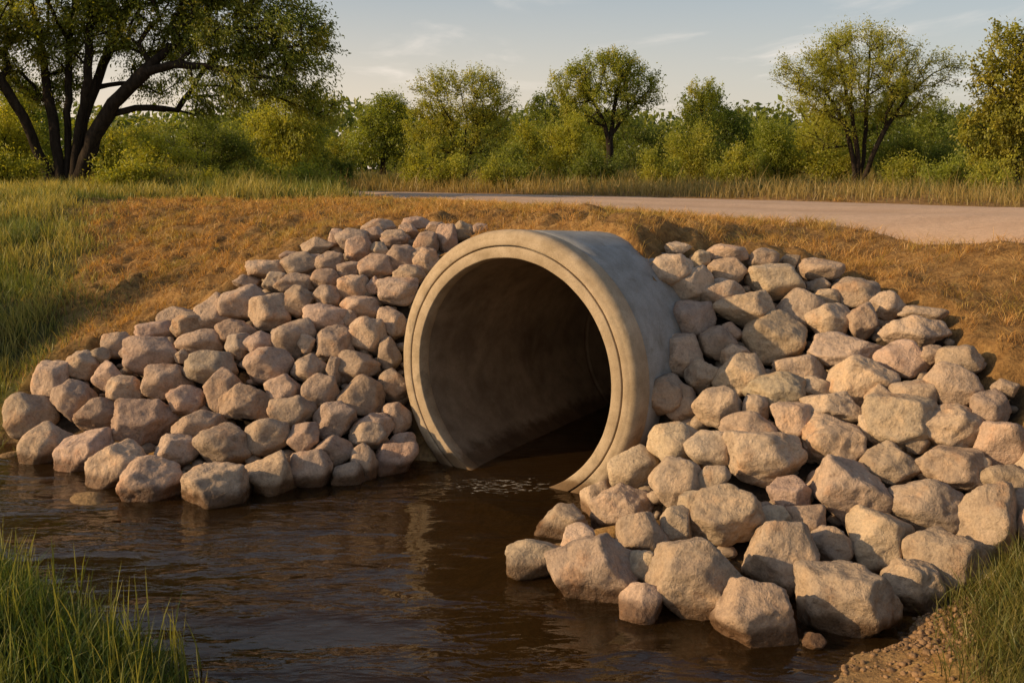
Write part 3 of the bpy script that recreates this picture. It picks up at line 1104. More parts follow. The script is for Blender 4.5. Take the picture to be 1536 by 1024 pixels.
ochre = sstep(0.1, 0.5, n2(x, y, 0.8, 2, 101.0))[:, None]
ct = ct * (1 - ochre * np.array([0.25, 0.08, 0.2]))
dist_w = np.clip(y / 9.0, 0.8, 1.8)
add_grass("dry_grass", "short matted orange-brown dry grass on the road embankment",
          [blades(x, y, r.uniform(0.035, 0.085, n) * big, 0.0055 * dist_w, r.uniform(0.4, 1.5, n), cb, ct, 32, 2)])

# green and yellow meadow grass on the slope by the stream
r = np.random.default_rng(33)
x, y = field(260000, -10.5, -1.2, 7.2, 24.5, r)
z = base_z(x, y)
gm, hm, mm = masks(x, y, z)
rdist = road_dist(x, y)
keep = (z > 0.02) & (rdist > 0.05) & (rock_dist(x, y) > 0.05) & (r.random(len(x)) < gm) & (np.abs(x) < y * 0.56 + 0.8)
keep &= (r.random(len(x)) < np.clip(10.0 / y, 0.35, 1))
keep &= (r.random(len(x)) < 0.3 + 0.7 * sstep(-0.3, 0.25, n2(x, y, 1.6, 2, 61.0)))
x, y, gm, z = x[keep], y[keep], gm[keep], z[keep]
n = len(x)
yel = sstep(-0.25, 0.35, n2(x, y, 0.55, 2, 71.0) + 0.25 * (z - 0.8))
pick = r.random(n) < yel * 0.8
cb = np.where(pick[:, None], palette(n, [(0.22, 0.18, 0.05), (0.17, 0.15, 0.04)], r), palette(n, [(0.045, 0.065, 0.015), (0.06, 0.075, 0.018)], r))
ct = np.where(pick[:, None], palette(n, [(0.60, 0.48, 0.13), (0.46, 0.39, 0.10)], r), palette(n, [(0.21, 0.25, 0.05), (0.29, 0.29, 0.06)], r))
hh = (r.uniform(0.10, 0.30, n) + 0.10 * np.clip(n2(x, y, 0.9, 2, 81.0), -0.5, 1)) * (0.45 + 0.55 * gm) * (1.0 + sstep(15.5, 18.0, y) * (0.15 + 0.9 * sstep(0.0, 0.45, n2(x, y, 0.8, 2, 87.0)) * sstep(-8.0, -4.5, x) + 1.1 * np.exp(-((x + 6.2) / 2.4) ** 2 - ((y - 20.6) / 1.8) ** 2)))
hh = np.clip(hh, 0.06, 0.8)
add_grass("meadow_grass", "green and straw-yellow meadow grass on the slope beside the boulder heap and road",
          [blades(x, y, hh, 0.006 * np.clip(y / 8.0, 0.9, 2.4), r.uniform(0.1, 0.7, n), cb, ct, 34, 3)])

# lush grass on the near bank, with a few seed stalks
r = np.random.default_rng(35)
x, y = field(60000, -4.6, -0.9, 2.6, 6.6, r)
z = base_z(x, y)
keep = (z > 0.0) & (rock_dist(x, y) > 0.45) & (y < 6.3) & (np.abs(x) < y * 0.60 + 0.35) & (r.random(len(x)) < 0.35 + 0.65 * sstep(-0.25, 0.2, n2(x, y, 2.2, 2, 91.0)))
x, y, z = x[keep], y[keep], z[keep]
n = len(x)
cb = palette(n, [(0.025, 0.045, 0.010), (0.035, 0.055, 0.012)], r)
ct = palette(n, [(0.10, 0.16, 0.025), (0.13, 0.18, 0.03), (0.20, 0.20, 0.045)], r)
hh = r.uniform(0.10, 0.34, n) * (0.55 + 0.45 * sstep(0.0, 0.12, z))
p1 = blades(x, y, hh, np.full(n, 0.0055), r.uniform(0.1, 0.75, n), cb, ct, 36, 4)
STK = at_z(272, 1012, 0.02)
k = r.integers(0, n, 420)
xs, ys = x[k], y[k]
sx = np.concatenate([xs, np.full(14, STK[0]) + r.normal(size=14) * 0.03])
sy = np.concatenate([ys, np.full(14, STK[1]) + r.normal(size=14) * 0.04])
ns = len(sx)
sh = np.concatenate([r.uniform(0.25, 0.44, 420), r.uniform(0.18, 0.42, 14)])
p2 = blades(sx, sy, sh, np.full(ns, 0.009), r.uniform(0.0, 0.3, ns), palette(ns, [(0.10, 0.12, 0.03)], r), palette(ns, [(0.33, 0.30, 0.07), (0.26, 0.26, 0.05)], r), 37, 4)
add_grass("bank_grass", "lush bright green grass with seed stalks on the near stream bank", [p1, p2])

# grass on the shore by the big boulders
r = np.random.default_rng(39)
x, y = field(42000, 1.5, 4.2, 2.6, 5.9, r)
z = base_z(x, y)
gm, hm, mm = masks(x, y, z)
keep = (r.random(len(x)) < gm) & (rock_dist(x, y) > -0.02) & (np.abs(x) < y * 0.60 + 0.35)
x, y = x[keep], y[keep]
n = len(x)
cb = palette(n, [(0.05, 0.055, 0.012), (0.07, 0.065, 0.018)], r)
ct = palette(n, [(0.15, 0.17, 0.035), (0.21, 0.19, 0.045), (0.28, 0.22, 0.06)], r)
add_grass("shore_grass", "yellowish green short grass on the muddy shore beside the biggest boulders",
          [blades(x, y, r.uniform(0.06, 0.22, n), np.full(n, 0.005), r.uniform(0.2, 0.9, n), cb, ct, 40, 3)])

# golden roadside grass beyond the road
r = np.random.default_rng(41)
x, y = field(240000, -26, 26, 15, 42, r)
rdist = road_dist(x, y)
_rf = np.array(sorted(ROAD_FAR[4:]))
beyond = (y > np.interp(x, _rf[:, 0], _rf[:, 1])) | (x > 9.5)
strip = sstep(5.5, 2.0, rdist) + 0.30
keep = beyond & (rdist > -0.05 + 0.25 * n2(x, y, 1.2, 2, 4.0)) & (np.abs(x) < y * 0.56 + 1) & (r.random(len(x)) < strip)
keep &= (r.random(len(x)) < 0.25 + 0.75 * sstep(-0.3, 0.3, n2(x, y, 0.7, 2, 14.0)))
x, y, rdist = x[keep], y[keep], rdist[keep]
n = len(x)
gold = r.random(n) < np.clip(1.15 - rdist / 6.0, 0.35, 0.95)
cb = np.where(gold[:, None], palette(n, [(0.22, 0.15, 0.05)], r), palette(n, [(0.07, 0.08, 0.022)], r))
ct = np.where(gold[:, None], palette(n, [(0.46, 0.33, 0.11), (0.38, 0.28, 0.085)], r), palette(n, [(0.18, 0.18, 0.045), (0.24, 0.20, 0.06)], r))
hh = r.uniform(0.10, 0.38, n) * sstep(-0.4, 0.8, rdist) + 0.07
tall = r.random(n) < 0.05
hh = np.where(tall, hh * 1.8, hh)
add_grass("roadside_grass", "golden dry grass along the far side of the dirt road",
          [blades(x, y, hh, 0.012 * np.clip(y / 18.0, 0.8, 2), r.uniform(0.1, 0.7, n), cb, ct, 42, 2)])


# ------------------------------------------------------------------ trees
def grow(stems, tips, bf, seglen, r, sag=0.0, wob=0.10):
    """nodes, parents: stems are polylines from the base, then every tip is joined to the best node."""
    nodes, par, plen = [], [], []

    def add(p, q, l):
        nodes.append(p); par.append(q); plen.append(l)
        return len(nodes) - 1

    for st in stems:
        prev = -1
        st = np.array(st, float)
        for i in range(len(st)):
            if prev < 0:
                if nodes and st[i][2] > 0.4:          # a limb forking off an earlier stem
                    prev = int(np.argmin(np.linalg.norm(np.array(nodes) - st[i], axis=1)))
                else:
                    prev = add(st[i], -1, 0.0)
                continue
            a, b = st[i - 1], st[i]
            k = max(1, int(np.linalg.norm(b - a) / seglen))
            for q in range(1, k + 1):
                w = a + (b - a) * q / k
                if q < k:
                    w = w + r.normal(size=3) * wob * seglen * 0.5
                prev = add(w, prev, plen[prev] + np.linalg.norm(w - nodes[prev]))
    nstem = len(nodes)
    order = np.argsort(np.linalg.norm(tips - nodes[0], axis=1))
    tipidx = []
    arr = np.zeros((40000, 3)); pl = np.zeros(40000)
    arr[:nstem] = nodes; pl[:nstem] = plen
    minz = nodes[0][2] + 0.18 * (tips[:, 2].max() - nodes[0][2])
    for t in tips[order]:
        m = len(nodes)
        dv = np.linalg.norm(arr[:m] - t, axis=1)
        cost = dv + bf * pl[:m] + np.where(arr[:m, 2] < minz, 0.5, 0) + 0.5 * np.clip(arr[:m, 2] - t[2], 0, None)
        j = int(np.argmin(cost))
        a = arr[j].copy()
        L_ = np.linalg.norm(t - a)
        k = max(1, int(L_ / seglen))
        prev = j
        up = np.array([0, 0, 1.0])
        for q in range(1, k + 1):
            s = q / k
            w = a + (t - a) * s + up * (sag * L_ * math.sin(math.pi * s))
            if q < k:
                w = w + r.normal(size=3) * wob * min(seglen, L_) * 0.6
            idx_ = add(w, prev, pl[prev] + np.linalg.norm(w - arr[prev]))
            arr[idx_] = w; pl[idx_] = plen[idx_]
            prev = idx_
        tipidx.append(prev)
    return np.array(nodes), np.array(par), np.array(tipidx), nstem


def wood_mesh(nodes, par, rbase, rtip, expo=1.85, rmin=0.0):
    n = len(nodes)
    acc = np.zeros(n)
    kids = [[] for _ in range(n)]
    for i in range(n):
        if par[i] >= 0:
            kids[par[i]].append(i)
    for i in range(n - 1, -1, -1):
        if not kids[i]:
            acc[i] = 1.0
        if par[i] >= 0:
            acc[par[i]] += acc[i]
    roots = [i for i in range(n) if par[i] < 0]
    mx = max(acc[i] for i in roots)
    rad = rtip + (rbase - rtip) * (acc / mx) ** (1 / expo)
    vs, fs, o = [], [], 0
    stack = [(i, None) for i in roots]
    while stack:
        i, frm = stack.pop()
        path = [] if frm is None else [frm]
        cur = i
        while True:
            path.append(cur)
            ks = kids[cur]
            if not ks:
                break
            best = max(ks, key=lambda q: acc[q])
            for q in ks:
                if q != best:
                    stack.append((q, cur))
            cur = best
        if len(path) < 2:
            continue
        P = nodes[path]
        R_ = rad[path].copy()
        if frm is not None:
            R_[0] = min(R_[0], R_[1] * 1.25)
        if R_.max() < rmin:
            continue
        if frm is None:
            R_[0] *= 1.35
        seg = 8 if R_.max() > 0.05 else 5 if R_.max() > 0.015 else 3
        T = np.gradient(P, axis=0)
        T /= np.linalg.norm(T, axis=1)[:, None] + 1e-9
        ref = np.array([1.0, 0.13, 0.2])
        A = np.cross(T, ref); A /= np.linalg.norm(A, axis=1)[:, None] + 1e-9
        B = np.cross(T, A)
        th = np.linspace(0, 2 * math.pi, seg, endpoint=False)
        ring = P[:, None] + R_[:, None, None] * (np.cos(th)[None, :, None] * A[:, None] + np.sin(th)[None, :, None] * B[:, None])
        m = len(P)
        ii = np.arange(m * seg).reshape(m, seg) + o
        jj = np.roll(ii, -1, axis=1)
        fs.append(np.stack([ii[:-1], jj[:-1], jj[1:], ii[1:]], -1).reshape(-1, 4))
        vs.append(ring.reshape(-1, 3))
        o += m * seg
    return np.concatenate(vs), [np.concatenate(fs)]


def leaf_mesh(centres, axis_dirs, size, cols, r, aspect=0.42, droop=0.3):
    n = len(centres)
    a = axis_dirs + r.normal(size=(n, 3)) * 0.6
    a[:, 2] -= droop
    a /= np.linalg.norm(a, axis=1)[:, None]
    nn = r.normal(size=(n, 3)) * 0.62 + np.array([-0.62, -0.25, 0.55])
    b = np.cross(a, nn)
    b /= np.linalg.norm(b, axis=1)[:, None] + 1e-9
    nn = np.cross(a, b)
    s = size * r.uniform(0.65, 1.3, n)
    v = np.zeros((n, 4, 3))
    v[:, 0] = centres - a * (s * 0.5)[:, None]
    v[:, 1] = centres + b * (s * aspect * 0.5)[:, None] + nn * (s * 0.08)[:, None]
    v[:, 2] = centres + a * (s * 0.5)[:, None]
    v[:, 3] = centres - b * (s * aspect * 0.5)[:, None] + nn * (s * 0.08)[:, None]
    q = np.arange(n * 4).reshape(n, 4)
    return v.reshape(-1, 3), [q], np.repeat(cols, 4, axis=0)


def sample_blobs(blobs, n, r, shell=0.55):
    vol = np.array([b[3] * b[4] * b[5] for b in blobs]) ** 0.8
    k = r.choice(len(blobs), n, p=vol / vol.sum())
    B = np.array([b[:6] for b in blobs])[k]
    d = r.normal(size=(n, 3)); d /= np.linalg.norm(d, axis=1)[:, None]
    rad = (shell + (1 - shell) * r.random(n)) ** 0.6 * r.random(n) ** 0.18
    return B[:, :3] + d * B[:, 3:6] * rad[:, None]


def tree(name, label, cat, loc, blobs, stems, ntips, nleaf, leaf, spread, cols, seed, rbase=0.12, rtip=0.004, bf=0.35, seglen=0.25, sag=0.04, group=None,
         droop=0.3, aspect=0.42, jit=0.22, shell=0.5, mat=None, trunk_name="trunk", flat=0.75, shoot=0.30, updir=0.7):
    r = np.random.default_rng(seed)
    blobs = [list(b) for b in blobs]
    tips = sample_blobs(blobs, ntips, r, shell)
    tips = tips[tips[:, 2] > 0.12]
    nodes, par, ti, nst = grow(stems, tips, bf, seglen, r, sag)
    root = empty(name, loc, label, cat, group)
    v, f = wood_mesh(nodes, par, rbase, rtip)
    link(trunk_name, mesh_np(trunk_name, v, f), M_BARK, root)
    # leaf clumps around each twig end and a little way back along it
    cen, dirs, cc = [], [], []
    ctr = np.mean([b[:3] for b in blobs], axis=0)
    for i in ti:
        p = nodes[i]
        q = nodes[par[i]]
        k = max(3, int(nleaf * r.uniform(0.35, 1.5)))
        t = r.random(k) ** 1.6
        base = p[None] * (1 - t[:, None]) + q[None] * t[:, None]
        sp = spread * r.uniform(0.6, 1.3)
        dd = (p - ctr) / (np.linalg.norm(p - ctr) + 1e-6)
        # leafy shoots: a few sprays leaving the twig end, plus a loose clump round it
        ns_ = 4
        sd = dd[None] * 0.7 + np.array([0, 0, updir])[None] + r.normal(size=(ns_, 3)) * 0.55
        sd /= np.linalg.norm(sd, axis=1)[:, None]
        sl_ = shoot * r.uniform(0.4, 1.5, ns_)
        wh = r.integers(0, ns_, k)
        on = r.random(k) < 0.62
        uu = r.random(k)
        along = p[None] + sd[wh] * (sl_[wh] * uu)[:, None] + r.normal(size=(k, 3)) * (0.045 + 0.02 * sp)
        loose = base + r.normal(size=(k, 3)) * sp * np.array([1, 1, flat])
        cen.append(np.where(on[:, None], along, loose))
        dirs.append(np.tile(dd * 0.6, (k, 1)))
        cbase = np.array(cols)[r.integers(0, len(cols))] * r.uniform(1 - jit, 1 + jit)
        cc.append(cbase[None] * r.uniform(0.75, 1.25, (k, 1)))
    cen, dirs, cc = np.concatenate(cen), np.concatenate(dirs), np.concatenate(cc) * np.array([2.65, 2.5, 1.55])
    ok = cen[:, 2] > 0.02
    v, f, c = leaf_mesh(cen[ok], dirs[ok], leaf, cc[ok], r, aspect, droop)
    link("crown" if trunk_name == "trunk" else "foliage", mesh_np("crown", v, f, c, smooth=False), mat or M_LEAF, root)
    return root


def gz(x, y):
    return float(soil_z(np.array([x]), np.array([y]))[0])


def spot(px, d):
    """ground point under a picture column at distance d"""
    x = (px - 768.0) / F * d * 1.0
    return (x, d, gz(x, d) - 0.03)


def mblob(px, py, d, base, rpx, rpy, ry=None):
    """crown lobe seen at px,py: centre relative to the tree base, radii in metres"""
    p = at_y(px, py, d)
    k = d / F
    return (p[0] - base[0], 0.0 if ry is None else ry[0], p[2] - base[2], rpx * k, (rpx * k * 0.9 if ry is None else ry[1]), rpy * k)


def rel(px, py, d, base, dy=0.0):
    p = at_y(px, py, d + dy)
    return (p[0] - base[0], dy, p[2] - base[2])


OLIVE = [(0.115, 0.125, 0.022), (0.135, 0.135, 0.026), (0.095, 0.11, 0.022)]
GOLD = [(0.128, 0.138, 0.024), (0.112, 0.128, 0.024), (0.142, 0.144, 0.027)]
DARK = [(0.055, 0.075, 0.017), (0.07, 0.085, 0.02), (0.045, 0.062, 0.015)]
MID = [(0.085, 0.105, 0.022), (0.10, 0.115, 0.022), (0.075, 0.095, 0.020)]

# the big spreading tree
D = 20.0
b = spot(100, D)
stems = [
    [rel(78, 272, D, b), rel(55, 225, D, b, -.1), rel(35, 175, D, b, -.3), rel(0, 118, D, b, -.6), rel(-60, 60, D, b, -.8)],
    [rel(92, 272, D, b), rel(82, 200, D, b), rel(70, 130, D, b, .3), rel(60, 60, D, b, .5), rel(40, -20, D, b, .6)],
    [rel(100, 274, D, b), rel(102, 190, D, b, .15), rel(103, 110, D, b, .2), rel(108, 30, D, b, .1), rel(118, -60, D, b)],
    [rel(110, 274, D, b), rel(118, 195, D, b, -.1), rel(132, 120, D, b, -.2), rel(135, 40, D, b, -.2), rel(160, -60, D, b, -.3)],
    [rel(112, 272, D, b), rel(128, 170, D, b, .3), rel(155, 95, D, b, .5), rel(190, 20, D, b, .7), rel(230, -40, D, b, .8)],
    [rel(118, 274, D, b), rel(140, 205, D, b, -.2), rel(170, 155, D, b, -.3), rel(215, 110, D, b, -.5), rel(265, 96, D, b, -.6), rel(330, 104, D, b, -.6), rel(380, 112, D, b, -.5)],
    [rel(215, 110, D, b, -.5), rel(255, 70, D, b, -.3), rel(310, 50, D, b, -.1), rel(370, 40, D, b)],
]
blobs = [mblob(60, 0, D, b, 150, 90, (0, 1.6)), mblob(210, 10, D, b, 130, 80, (.3, 1.5)), mblob(330, 40, D, b, 110, 62, (0, 1.2)), mblob(430, 55, D, b, 85, 60, (-.2, 1.0)),
         mblob(-60, 60, D, b, 110, 90, (-.4, 1.3)), mblob(30, 110, D, b, 90, 45, (.8, .8)), mblob(370, 125, D, b, 85, 34, (-.4, .8)), mblob(455, 120, D, b, 52, 44, (-.2, .6)),
         mblob(210, 100, D, b, 60, 40, (1.2, .6)), mblob(120, -90, D, b, 260, 70, (0, 1.8)), mblob(300, -40, D, b, 160, 55, (0, 1.4)), mblob(310, 150, D, b, 45, 30, (.2, .5)), mblob(480, 150, D, b, 28, 34, (0, .4))]
tree("spreading_tree", "largest tree, dark many-stemmed trunk with branches arching over the tall grass", "tree", b, blobs, stems, 1900, 112, 0.070, 0.14,
     [(0.070, 0.088, 0.018), (0.082, 0.095, 0.019), (0.055, 0.072, 0.016), (0.105, 0.105, 0.02)], 51, rbase=0.145, rtip=0.004, bf=0.28, seglen=0.22, sag=0.07, droop=0.7, aspect=0.36, shoot=0.32, updir=-0.25)

# roadside trees
D = 31.0
b = spot(695, D)
tree("bushy_tree", "slim-stemmed bushy light green tree with feathery top, between the pipe and the woods", "tree", b,
     [mblob(690, 150, D, b, 72, 42), mblob(645, 130, D, b, 30, 22), mblob(720, 128, D, b, 34, 20), mblob(745, 165, D, b, 42, 36), mblob(640, 190, D, b, 40, 40), mblob(690, 205, D, b, 80, 32), mblob(668, 118, D, b, 22, 12)],
     [[rel(692, 266, D, b), rel(688, 232, D, b), rel(672, 190, D, b, .1), rel(655, 145, D, b, .2)], [rel(695, 266, D, b), rel(698, 225, D, b, -.1), rel(700, 180, D, b), rel(690, 130, D, b)], [rel(698, 266, D, b), rel(706, 230, D, b), rel(722, 190, D, b, .2), rel(745, 155, D, b)]],
     520, 60, 0.075, 0.11, OLIVE + [(0.13, 0.13, 0.025)], 52, rbase=0.055, rtip=0.005, droop=0.0, aspect=0.36)
D = 36.0
b = spot(915, D)
tree("round_tree", "round-crowned dark-trunked tree standing alone above the woods near the middle", "tree", b,
     [mblob(905, 118, D, b, 62, 38), mblob(860, 130, D, b, 40, 34), mblob(955, 130, D, b, 40, 32), mblob(915, 95, D, b, 42, 18), mblob(900, 160, D, b, 70, 30), mblob(975, 145, D, b, 20, 16), mblob(845, 165, D, b, 26, 22)],
     [[rel(915, 262, D, b), rel(914, 215, D, b), rel(905, 180, D, b), rel(885, 140, D, b)], [rel(914, 215, D, b), rel(920, 170, D, b, .1), rel(930, 120, D, b)], [rel(918, 200, D, b), rel(945, 165, D, b), rel(968, 140, D, b)]],
     480, 60, 0.085, 0.13, MID + OLIVE, 53, rbase=0.13, droop=0.2)
D = 38.0
b = spot(1052, D)
tree("narrow_tree", "narrow pointed tree whose tip stands above the woods between two wider trees", "tree", b,
     [mblob(1055, 140, D, b, 24, 20), mblob(1052, 175, D, b, 38, 30), mblob(1045, 215, D, b, 46, 36)],
     [[rel(1052, 262, D, b), rel(1052, 200, D, b), rel(1055, 135, D, b)]], 260, 60, 0.085, 0.12, MID + OLIVE, 54, rbase=0.09)
D = 26.0
b = spot(1288, D)
tree("fan_tree", "wide fan-shaped tree with several dark stems rising from one base beyond the road", "tree", b,
     [mblob(1290, 88, D, b, 90, 42), mblob(1215, 110, D, b, 56, 34), mblob(1290, 60, D, b, 60, 18), mblob(1385, 108, D, b, 62, 32), mblob(1230, 150, D, b, 58, 34), mblob(1340, 150, D, b, 66, 36), mblob(1290, 130, D, b, 90, 44), mblob(1430, 95, D, b, 16, 16), mblob(1178, 112, D, b, 24, 14), mblob(1240, 195, D, b, 44, 34)],
     [[rel(1284, 276, D, b), rel(1279, 235, D, b), rel(1268, 185, D, b, .1), rel(1240, 140, D, b, .2), rel(1205, 112, D, b, .2)],
      [rel(1287, 276, D, b), rel(1286, 225, D, b), rel(1278, 170, D, b, -.2), rel(1262, 110, D, b, -.2), rel(1255, 75, D, b)],
      [rel(1290, 276, D, b), rel(1296, 230, D, b, .2), rel(1300, 160, D, b, .3), rel(1305, 90, D, b, .3)],
      [rel(1293, 276, D, b), rel(1308, 235, D, b, -.2), rel(1330, 190, D, b, -.2), rel(1360, 145, D, b, -.1), rel(1400, 110, D, b)]],
     820, 60, 0.062, 0.095, OLIVE + [(0.12, 0.13, 0.025)], 55, rbase=0.065, rtip=0.003, droop=-0.15, aspect=0.34, bf=0.24)
D = 25.0
b = spot(1515, D)
tree("leafy_tree", "tall dense leafy tree at the road's edge beside the fan-shaped tree", "tree", b,
     [mblob(1510, 80, D, b, 44, 36), mblob(1478, 110, D, b, 20, 14), mblob(1560, 90, D, b, 70, 55), mblob(1500, 140, D, b, 48, 36), mblob(1490, 195, D, b, 54, 36), mblob(1560, 180, D, b, 80, 60), mblob(1500, 240, D, b, 50, 32), mblob(1590, 120, D, b, 80, 70)],
     [[rel(1520, 280, D, b), rel(1520, 200, D, b), rel(1525, 130, D, b), rel(1530, 70, D, b)], [rel(1524, 230, D, b), rel(1560, 160, D, b), rel(1590, 110, D, b)]],
     620, 64, 0.085, 0.12, [(0.10, 0.105, 0.02), (0.125, 0.12, 0.022), (0.085, 0.09, 0.018)], 56, rbase=0.14, aspect=0.55)
D = 29.0
b = spot(418, D)
tree("yellow_tree", "yellow-green weeping bush-like tree behind the meadow, under the big tree's branch tips", "tree", b,
     [mblob(425, 170, D, b, 50, 34), mblob(395, 200, D, b, 32, 36), mblob(440, 215, D, b, 46, 36), mblob(480, 165, D, b, 26, 26)],
     [[rel(416, 262, D, b), rel(412, 220, D, b), rel(405, 180, D, b)], [rel(420, 262, D, b), rel(432, 220, D, b), rel(450, 170, D, b)]],
     380, 60, 0.075, 0.11, GOLD, 57, rbase=0.06, droop=0.8, shoot=0.5, updir=-0.4)
D = 33.0
b = spot(575, D)
tree("rounded_tree", "rounded mid-green tree left of the feathery bushy tree".replace("left of", "just beside"), "tree", b,
     [mblob(580, 180, D, b, 44, 30), mblob(560, 215, D, b, 40, 32), mblob(600, 210, D, b, 36, 36), mblob(585, 160, D, b, 26, 14)],
     [[rel(574, 262, D, b), rel(574, 215, D, b), rel(580, 170, D, b)]], 340, 60, 0.085, 0.12, MID, 58, rbase=0.08)

# shrubs along the far verge: each one alone
SH = [  # px, d, crown top py, half width px, palette, label
 (648, 28.5, 205, 48, GOLD, "yellow-green shrub at the foot of the feathery bushy tree"),
 (765, 29.0, 205, 44, MID, "grey-green shrub in the gap between the bushy and the round tree"),
 (845, 30.0, 165, 50, GOLD, "tall yellow-green shrub under the round-crowned tree"),
 (890, 28.0, 222, 34, DARK, "low dark shrub in front of the round-crowned tree's trunk"),
 (985, 27.5, 228, 36, OLIVE, "pale brushy shrub at the verge beneath the narrow tree"),
 (1042, 29.5, 172, 48, OLIVE, "sunlit bushy shrub around the foot of the narrow tree"),
 (1100, 27.5, 225, 34, OLIVE, "straw-tinged shrub between the narrow tree and the fan-shaped tree"),
 (1160, 28.0, 165, 46, MID, "tall sunlit shrub on the fan-shaped tree's sunny side"),
 (1225, 27.5, 170, 52, GOLD, "big golden shrub behind the stems of the fan-shaped tree"),
 (1372, 27.5, 185, 60, DARK, "broad dark shrub behind the fan-shaped tree and the leafy tree"),
 (1415, 24.0, 236, 36, MID, "round green shrub at the foot of the leafy tree"),
 (1340, 25.5, 240, 26, OLIVE, "low brown-green shrub beside the fan-shaped tree's base"),
 (520, 30.0, 226, 22, DARK, "small dark shrub at the end of the meadow beside the rounded tree"),
 (300, 24.0, 165, 70, DARK, "wide dark green shrub behind the big tree's shaded side"),
 (255, 21.5, 205, 40, GOLD, "golden shrub in the shade under the big tree's arching limb"),
 (345, 27.0, 180, 52, DARK, "bluish dark bush between the big tree and the yellow tree"),
 (165, 23.0, 180, 48, OLIVE, "tangled olive shrub just behind the big tree's trunk"),
 (15, 22.0, 140, 56, GOLD, "golden leafy bush beside the big tree's leaning stem"),
 (-60, 21.0, 120, 60, OLIVE, "olive bush at the outer side of the big tree"),
 (470, 33.0, 185, 44, DARK, "dark bush behind the yellow weeping tree"),
 (745, 26.5, 240, 26, OLIVE, "small straw-green shrub on the verge beyond the pipe"),
 (1480, 22.5, 246, 30, OLIVE, "low olive shrub in front of the leafy tree"),
 (210, 19.0, 246, 42, OLIVE, "low olive bush in front of the big tree's arching limb"),
 (310, 19.6, 254, 36, GOLD, "low golden weed bush on the meadow edge before the wide dark shrub"),
 (405, 20.4, 256, 30, OLIVE, "low weed bush before the yellow weeping tree"),
 (480, 21.0, 258, 34, MID, "dark green weed clump near the road's vanishing end"),
 (22, 19.0, 226, 46, GOLD, "golden weed bush at the foot of the big tree's leaning stem"),
 (-400, 8.7, 80, 200, MID, "unseen leafy bush outside the view, added to shade the tall grass"),  # out of view, added to cast shade on the tall grass
]
for i, (px, d, top, hw, pal, lab) in enumerate(SH):
    b = spot(px, d)
    k = d / F
    p = at_y(px, top, d)
    hgt = p[2] - b[2]
    w = hw * k
    rr_ = np.random.default_rng(600 + i)
    bl = []
    for q in range(6):
        fx = rr_.uniform(-0.85, 0.85)
        fz = rr_.uniform(0.25, 0.85) * (1 - 0.45 * abs(fx))
        bl.append((fx * w, rr_.uniform(-.5, .5) * w, fz * hgt, w * rr_.uniform(0.18, 0.42), w * 0.4, hgt * rr_.uniform(0.12, 0.26)))
    bl.append((rr_.uniform(-.2, .2) * w, 0, hgt * 0.28, w * 0.75, w * 0.6, hgt * 0.26))
    st = [[(0, 0, 0), (a_ * w * .3, c_ * w * .2, hgt * .35), (a_ * w * .5, c_ * w * .3, hgt * .7)] for a_, c_ in ((-1, .5), (.2, -.6), (1, .3))]
    nt_ = int(np.clip(120 + 120 * w * hgt, 150, 420))
    tree("shrub", lab, "shrub", b, bl, st, nt_, 55, 0.062, 0.11, pal, 700 + i, rbase=0.03, rtip=0.004, droop=-0.1, group="shrubs along the verge beyond the road", trunk_name="stem", aspect=0.4, shoot=float(rr_.uniform(0.22, 0.5)), updir=float(rr_.uniform(0.5, 1.2)))

# woods behind: single trees copied from four kinds
protos = []
for i, (pal, w, hgt) in enumerate(((DARK, 1.9, 3.6), (MID, 1.7, 3.9), (DARK, 2.2, 3.3), (OLIVE, 1.6, 3.5))):
    rr_ = np.random.default_rng(800 + i)
    bl = [(rr_.uniform(-.6, .6) * w, rr_.uniform(-.5, .5) * w, hgt * rr_.uniform(.4, .85), w * rr_.uniform(.35, .5), w * .45, hgt * rr_.uniform(.14, .22)) for _ in range(8)]
    bl += [(0, 0, hgt * .45, w * .8, w * .7, hgt * .35), (0, 0, hgt * .2, w * .9, w * .7, hgt * .2)]
    protos.append(tree("wood_tree", "", "tree", (0, 0, 0), bl, [[(0, 0, 0), (0.05, 0, hgt * .4), (0, 0, hgt * .8)]], 480, 30, 0.12, 0.16, pal, 810 + i, rbase=0.09, droop=0.1))
wt = [(-120, 34), (60, 40), (150, 44), (230, 38), (310, 46), (385, 42), (455, 47), (520, 41), (610, 46), (660, 42), (735, 45), (790, 40), (830, 47), (905, 45), (960, 42),
      (1010, 47), (1075, 43), (1125, 46), (1175, 41), (1240, 45), (1310, 40), (1380, 44), (1440, 38), (1500, 43), (1590, 36)]
WHERE = ["behind the golden leafy bush", "far behind the big tree's leaning stem", "far behind the big tree's trunk", "behind the shade of the arching limb", "behind the wide dark green shrub",
         "over the bluish dark bush", "behind the yellow weeping tree", "between the yellow tree and the rounded tree", "behind the rounded tree's sunny side", "behind the feathery bushy tree",
         "peeking past the feathery tree's shaded side", "between the feathery tree and the round-crowned tree", "behind the round tree's sunny side", "straight behind the round-crowned tree", "past the round tree's shaded side",
         "in the dip before the narrow tree", "touching the narrow tree's shaded side", "in the dip past the narrow tree", "behind the fan tree's outermost twigs", "behind the fan tree's sunny half",
         "behind the fan tree's stems", "behind the fan tree's shaded half", "between the fan tree and the leafy tree", "behind the dense leafy tree", "past the dense leafy tree's shaded side"]
KIND = ["dark broad tree", "mid-green tall tree", "dark wide low tree", "olive tree"]
